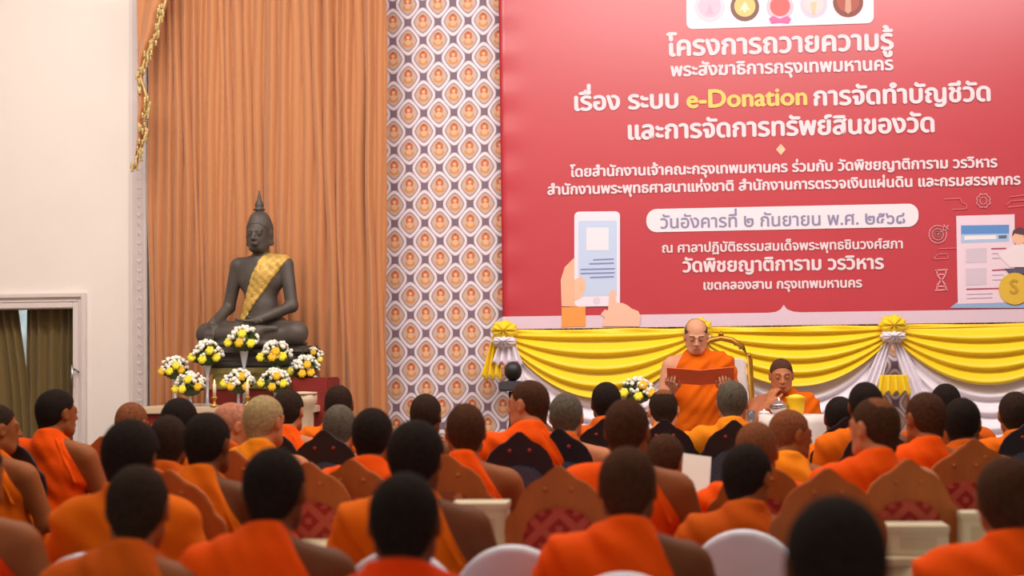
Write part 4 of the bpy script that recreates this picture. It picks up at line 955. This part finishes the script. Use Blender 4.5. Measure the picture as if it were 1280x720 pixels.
# ------------------------------------------------------------------ THE AUDIENCE
# px of head centre, py of head top, depth, head yaw, pitch, skin, hair, style, robe, drape, chair, description, options
AUD = [
 (-10, 506, 7.4, -50, 0, 'brown', 'dark', 'short', 'orange', 'right', 'dark', 'brown haired monk cut by the left edge, face turned right'),
 (67, 487, 7.9, -35, 0, 'brown', 'black', 'full', 'red', 'right', 'dark', 'black haired monk in front of the glass door'),
 (160, 503, 8.6, -15, -12, 'brown', 'stubble', 'short', 'orange', 'right', 'wood', 'balding brown monk against the white pilaster'),
 (152, 526, 5.2, -5, 0, 'brown', 'black', 'thick', 'orange', 'both', 'white', 'monk with thick fuzzy black hair and covered shoulders, second from left'),
 (164, 583, 4.3, 8, -6, 'brown', 'dark', 'full', 'rust', 'right', 'white', 'near monk at lower left with thinning dark crown'),
 (-44, 548, 5.0, -10, 0, 'brown', 'dark', 'short', 'deep', 'right', 'white', 'monk with red robe and bare shoulder, head beyond the left edge'),
 (220, 498, 7.6, -10, 0, 'brown', 'black', 'full', 'orange', 'right', 'wood', 'black haired monk just below the left altar flowers'),
 (205, 520, 6.7, 12, 0, 'dark', 'dark', 'short', 'rust', 'both', 'wood', 'dark brown headed monk left of the round black haired one'),
 (252, 517, 6.0, -14, 0, 'dark', 'black', 'full', 'orange', 'right', 'wood', 'round black haired monk on a red upholstered chair below the altar'),
 (282, 503, 8.0, -50, -22, 'tan', 'bare', 'short', 'rust', 'right', 'wood', 'pink bald man with bowed head left of the silver haired one'),
 (325, 495, 7.2, -25, 0, 'tan', 'silver', 'full', 'yellow', 'right', 'wood', 'silver blond haired man below the altar'),
 (356, 487, 8.6, -10, 0, 'tan', 'dark', 'full', 'red', 'right', 'dark', 'dark haired monk right of the silver blond head, bare shoulder'),
 (336, 561, 4.3, -4, 0, 'dark', 'black', 'full', 'red', 'right', 'white', 'near dark headed monk in vivid red orange robe, lower left'),
 (420, 482, 9.2, 5, 0, 'dark', 'dark', 'short', 'orange', 'right', 'wood', 'dark headed monk at the foot of the curtain, right of altar'),
 (422, 506, 8.0, 5, -8, 'tan', 'grey', 'full', 'rust', 'right', 'dark', 'grey blond haired man below the curtain edge'),
 (461, 511, 6.5, -3, 0, 'brown', 'black', 'full', 'red', 'both', 'wood', 'black haired monk with red orange robe over both shoulders'),
 (518, 526, 5.2, -8, 0, 'dark', 'black', 'thick', 'orange', 'right', 'white', 'black haired monk behind the nearest central crew cut head'),
 (499, 594, 3.7, 3, 0, 'dark', 'black', 'full', 'deep', 'both', None, 'nearest central monk with black crew cut, only robe collar seen'),
 (529, 493, 8.6, -8, 0, 'dark', 'dark', 'full', 'rust', 'right', 'wood', 'dark head against the lattice wallpaper'),
 (580, 505, 6.7, 12, 0, 'brown', 'brown', 'full', 'red', 'right', 'pale', 'brown haired monk on the chair with pale patterned back'),
 (662, 476, 7.6, 64, 0, 'tan', 'brown', 'short', 'red', 'right', 'dark', 'large monk in orange turning his face left, dark chair'),
 (706, 492, 7.9, -6, 0, 'tan', 'grey', 'full', 'rust', 'right', 'dark', 'grey haired man right of the monk facing left'),
 (757, 478, 9.0, 4, 0, 'dark', 'black', 'full', 'rust', 'right', 'dark', 'black haired head below the yellow swag, left of bouquet'),
 (783, 499, 5.95, -12, 0, 'brown', 'brown', 'full', 'red', 'right', 'wood', 'brown headed monk behind the near central orange robe'),
 (783, 560, 4.6, -6, 0, 'dark', 'brown', 'full', 'red', 'right', 'white', 'near monk with wide bright orange robe and bare right shoulder'),
 (829, 487, 8.8, 5, -10, 'pale', 'dark', 'crown', 'yellow', 'both', 'dark', 'bald topped monk below the stage bouquet'),
 (830, 543, 6.8, -22, -10, 'tan', 'brown', 'short', 'deep', 'right', 'white', 'small brown headed novice with bare neck'),
 (915, 476, 8.6, -6, -4, 'tan', 'grey', 'full', 'yellow', 'both', 'dark', 'dark grey haired man before the gilded chair'),
 (945, 528, 6.3, -8, 0, 'brown', 'stubble', 'short', 'red', 'both', 'wood', 'brown shaven monk half hidden by a black haired head'),
 (932, 555, 5.6, -28, -10, 'brown', 'black', 'full', 'rust', 'right', 'white', 'black haired monk in brown orange robe by the white chair'),
 (984, 513, 7.4, -62, -4, 'brown', 'stubble', 'short', 'yellow', 'right', 'white', 'bald brown monk in profile facing right'),
 (1046, 622, 2.65, 0, 0, 'dark', 'black', 'full', 'deep', 'both', None, 'very close black head at the bottom right of center'),
 (1050, 496, 8.8, 0, 0, 'dark', 'black', 'full', 'orange', 'both', 'dark', 'small black haired head left of the taller black head'),
 (1083, 478, 8.0, 0, 0, 'dark', 'black', 'full', 'orange', 'right', 'dark', 'black haired head below the yellow tail of the valance'),
 (1095, 498, 6.1, 42, 0, 'tan', 'brown', 'crown', 'red', 'right', 'wood', 'light brown headed monk turned left on patterned chair'),
 (1160, 491, 6.9, 26, 0, 'brown', 'brown', 'short', 'red', 'right', 'wood', 'dark brown headed monk right of the light brown head'),
 (1184, 480, 9.1, 0, 0, 'dark', 'black', 'full', 'rust', 'both', 'wood', 'black hair just visible above two brown heads'),
 (1205, 498, 7.4, -20, 0, 'dark', 'black', 'full', 'rust', 'right', 'wood', 'black haired monk leaning behind the dark brown head'),
 (1271, 490, 8.2, -5, 0, 'brown', 'dark', 'full', 'orange', 'both', 'dark', 'dark haired monk on a dark chair at the right edge'),
 (1262, 573, 4.4, -10, 0, 'brown', 'brown', 'full', 'red', 'right', 'white', 'near brown headed monk cut by the right edge'),
]
for i, (px, py, D, yaw, pit, sk, hr, hs, rb, dr_, ck, lab) in enumerate(AUD):
    P = atD(px, py, D); H = P.z-(.0 if hs != 'thick' else .012)
    if hs == 'full': H -= .004
    fine = .009 if D > 6 else .0095
    rz = math.radians(yaw*.18)
    hpx = 0
    r, hc_, _ = make_person('person', lab, P.x, P.y, H, rz, math.radians(yaw)-rz, math.radians(pit), 0, random.uniform(.0, .07), random.uniform(.96, 1.06) if lab.startswith('small') is False else .8, sk, hr, hs, rb, dr_, fine=fine)
    cdx = {580: -.04, 783: -.22 if D > 5 else 0, 1095: .02, 1160: .06, 662: -.09, 67: -.07}.get(px, 0)
    if ck: chair(ck, {'wood': 'wooden chair under the ', 'pale': 'pale backed chair under the ', 'dark': 'black chair under the ', 'white': 'white chair under the '}[ck]+lab, P.x+cdx, P.y, rz)
# one more white covered chair without a sitter
P = atD(640, 600, 5.0); chair('white', 'empty white covered chair in front of the middle table', P.x, P.y+.25, 0)
P = atD(392, 583, 6.1); chair('wood', 'empty carved wooden chair right of the near dark head in vivid red orange robe', P.x, P.y+.25, 0)
P = atD(1031, 590, 5.45); chair('wood', 'carved wooden chair back rising behind the very close black head', P.x, P.y+.25, 0)
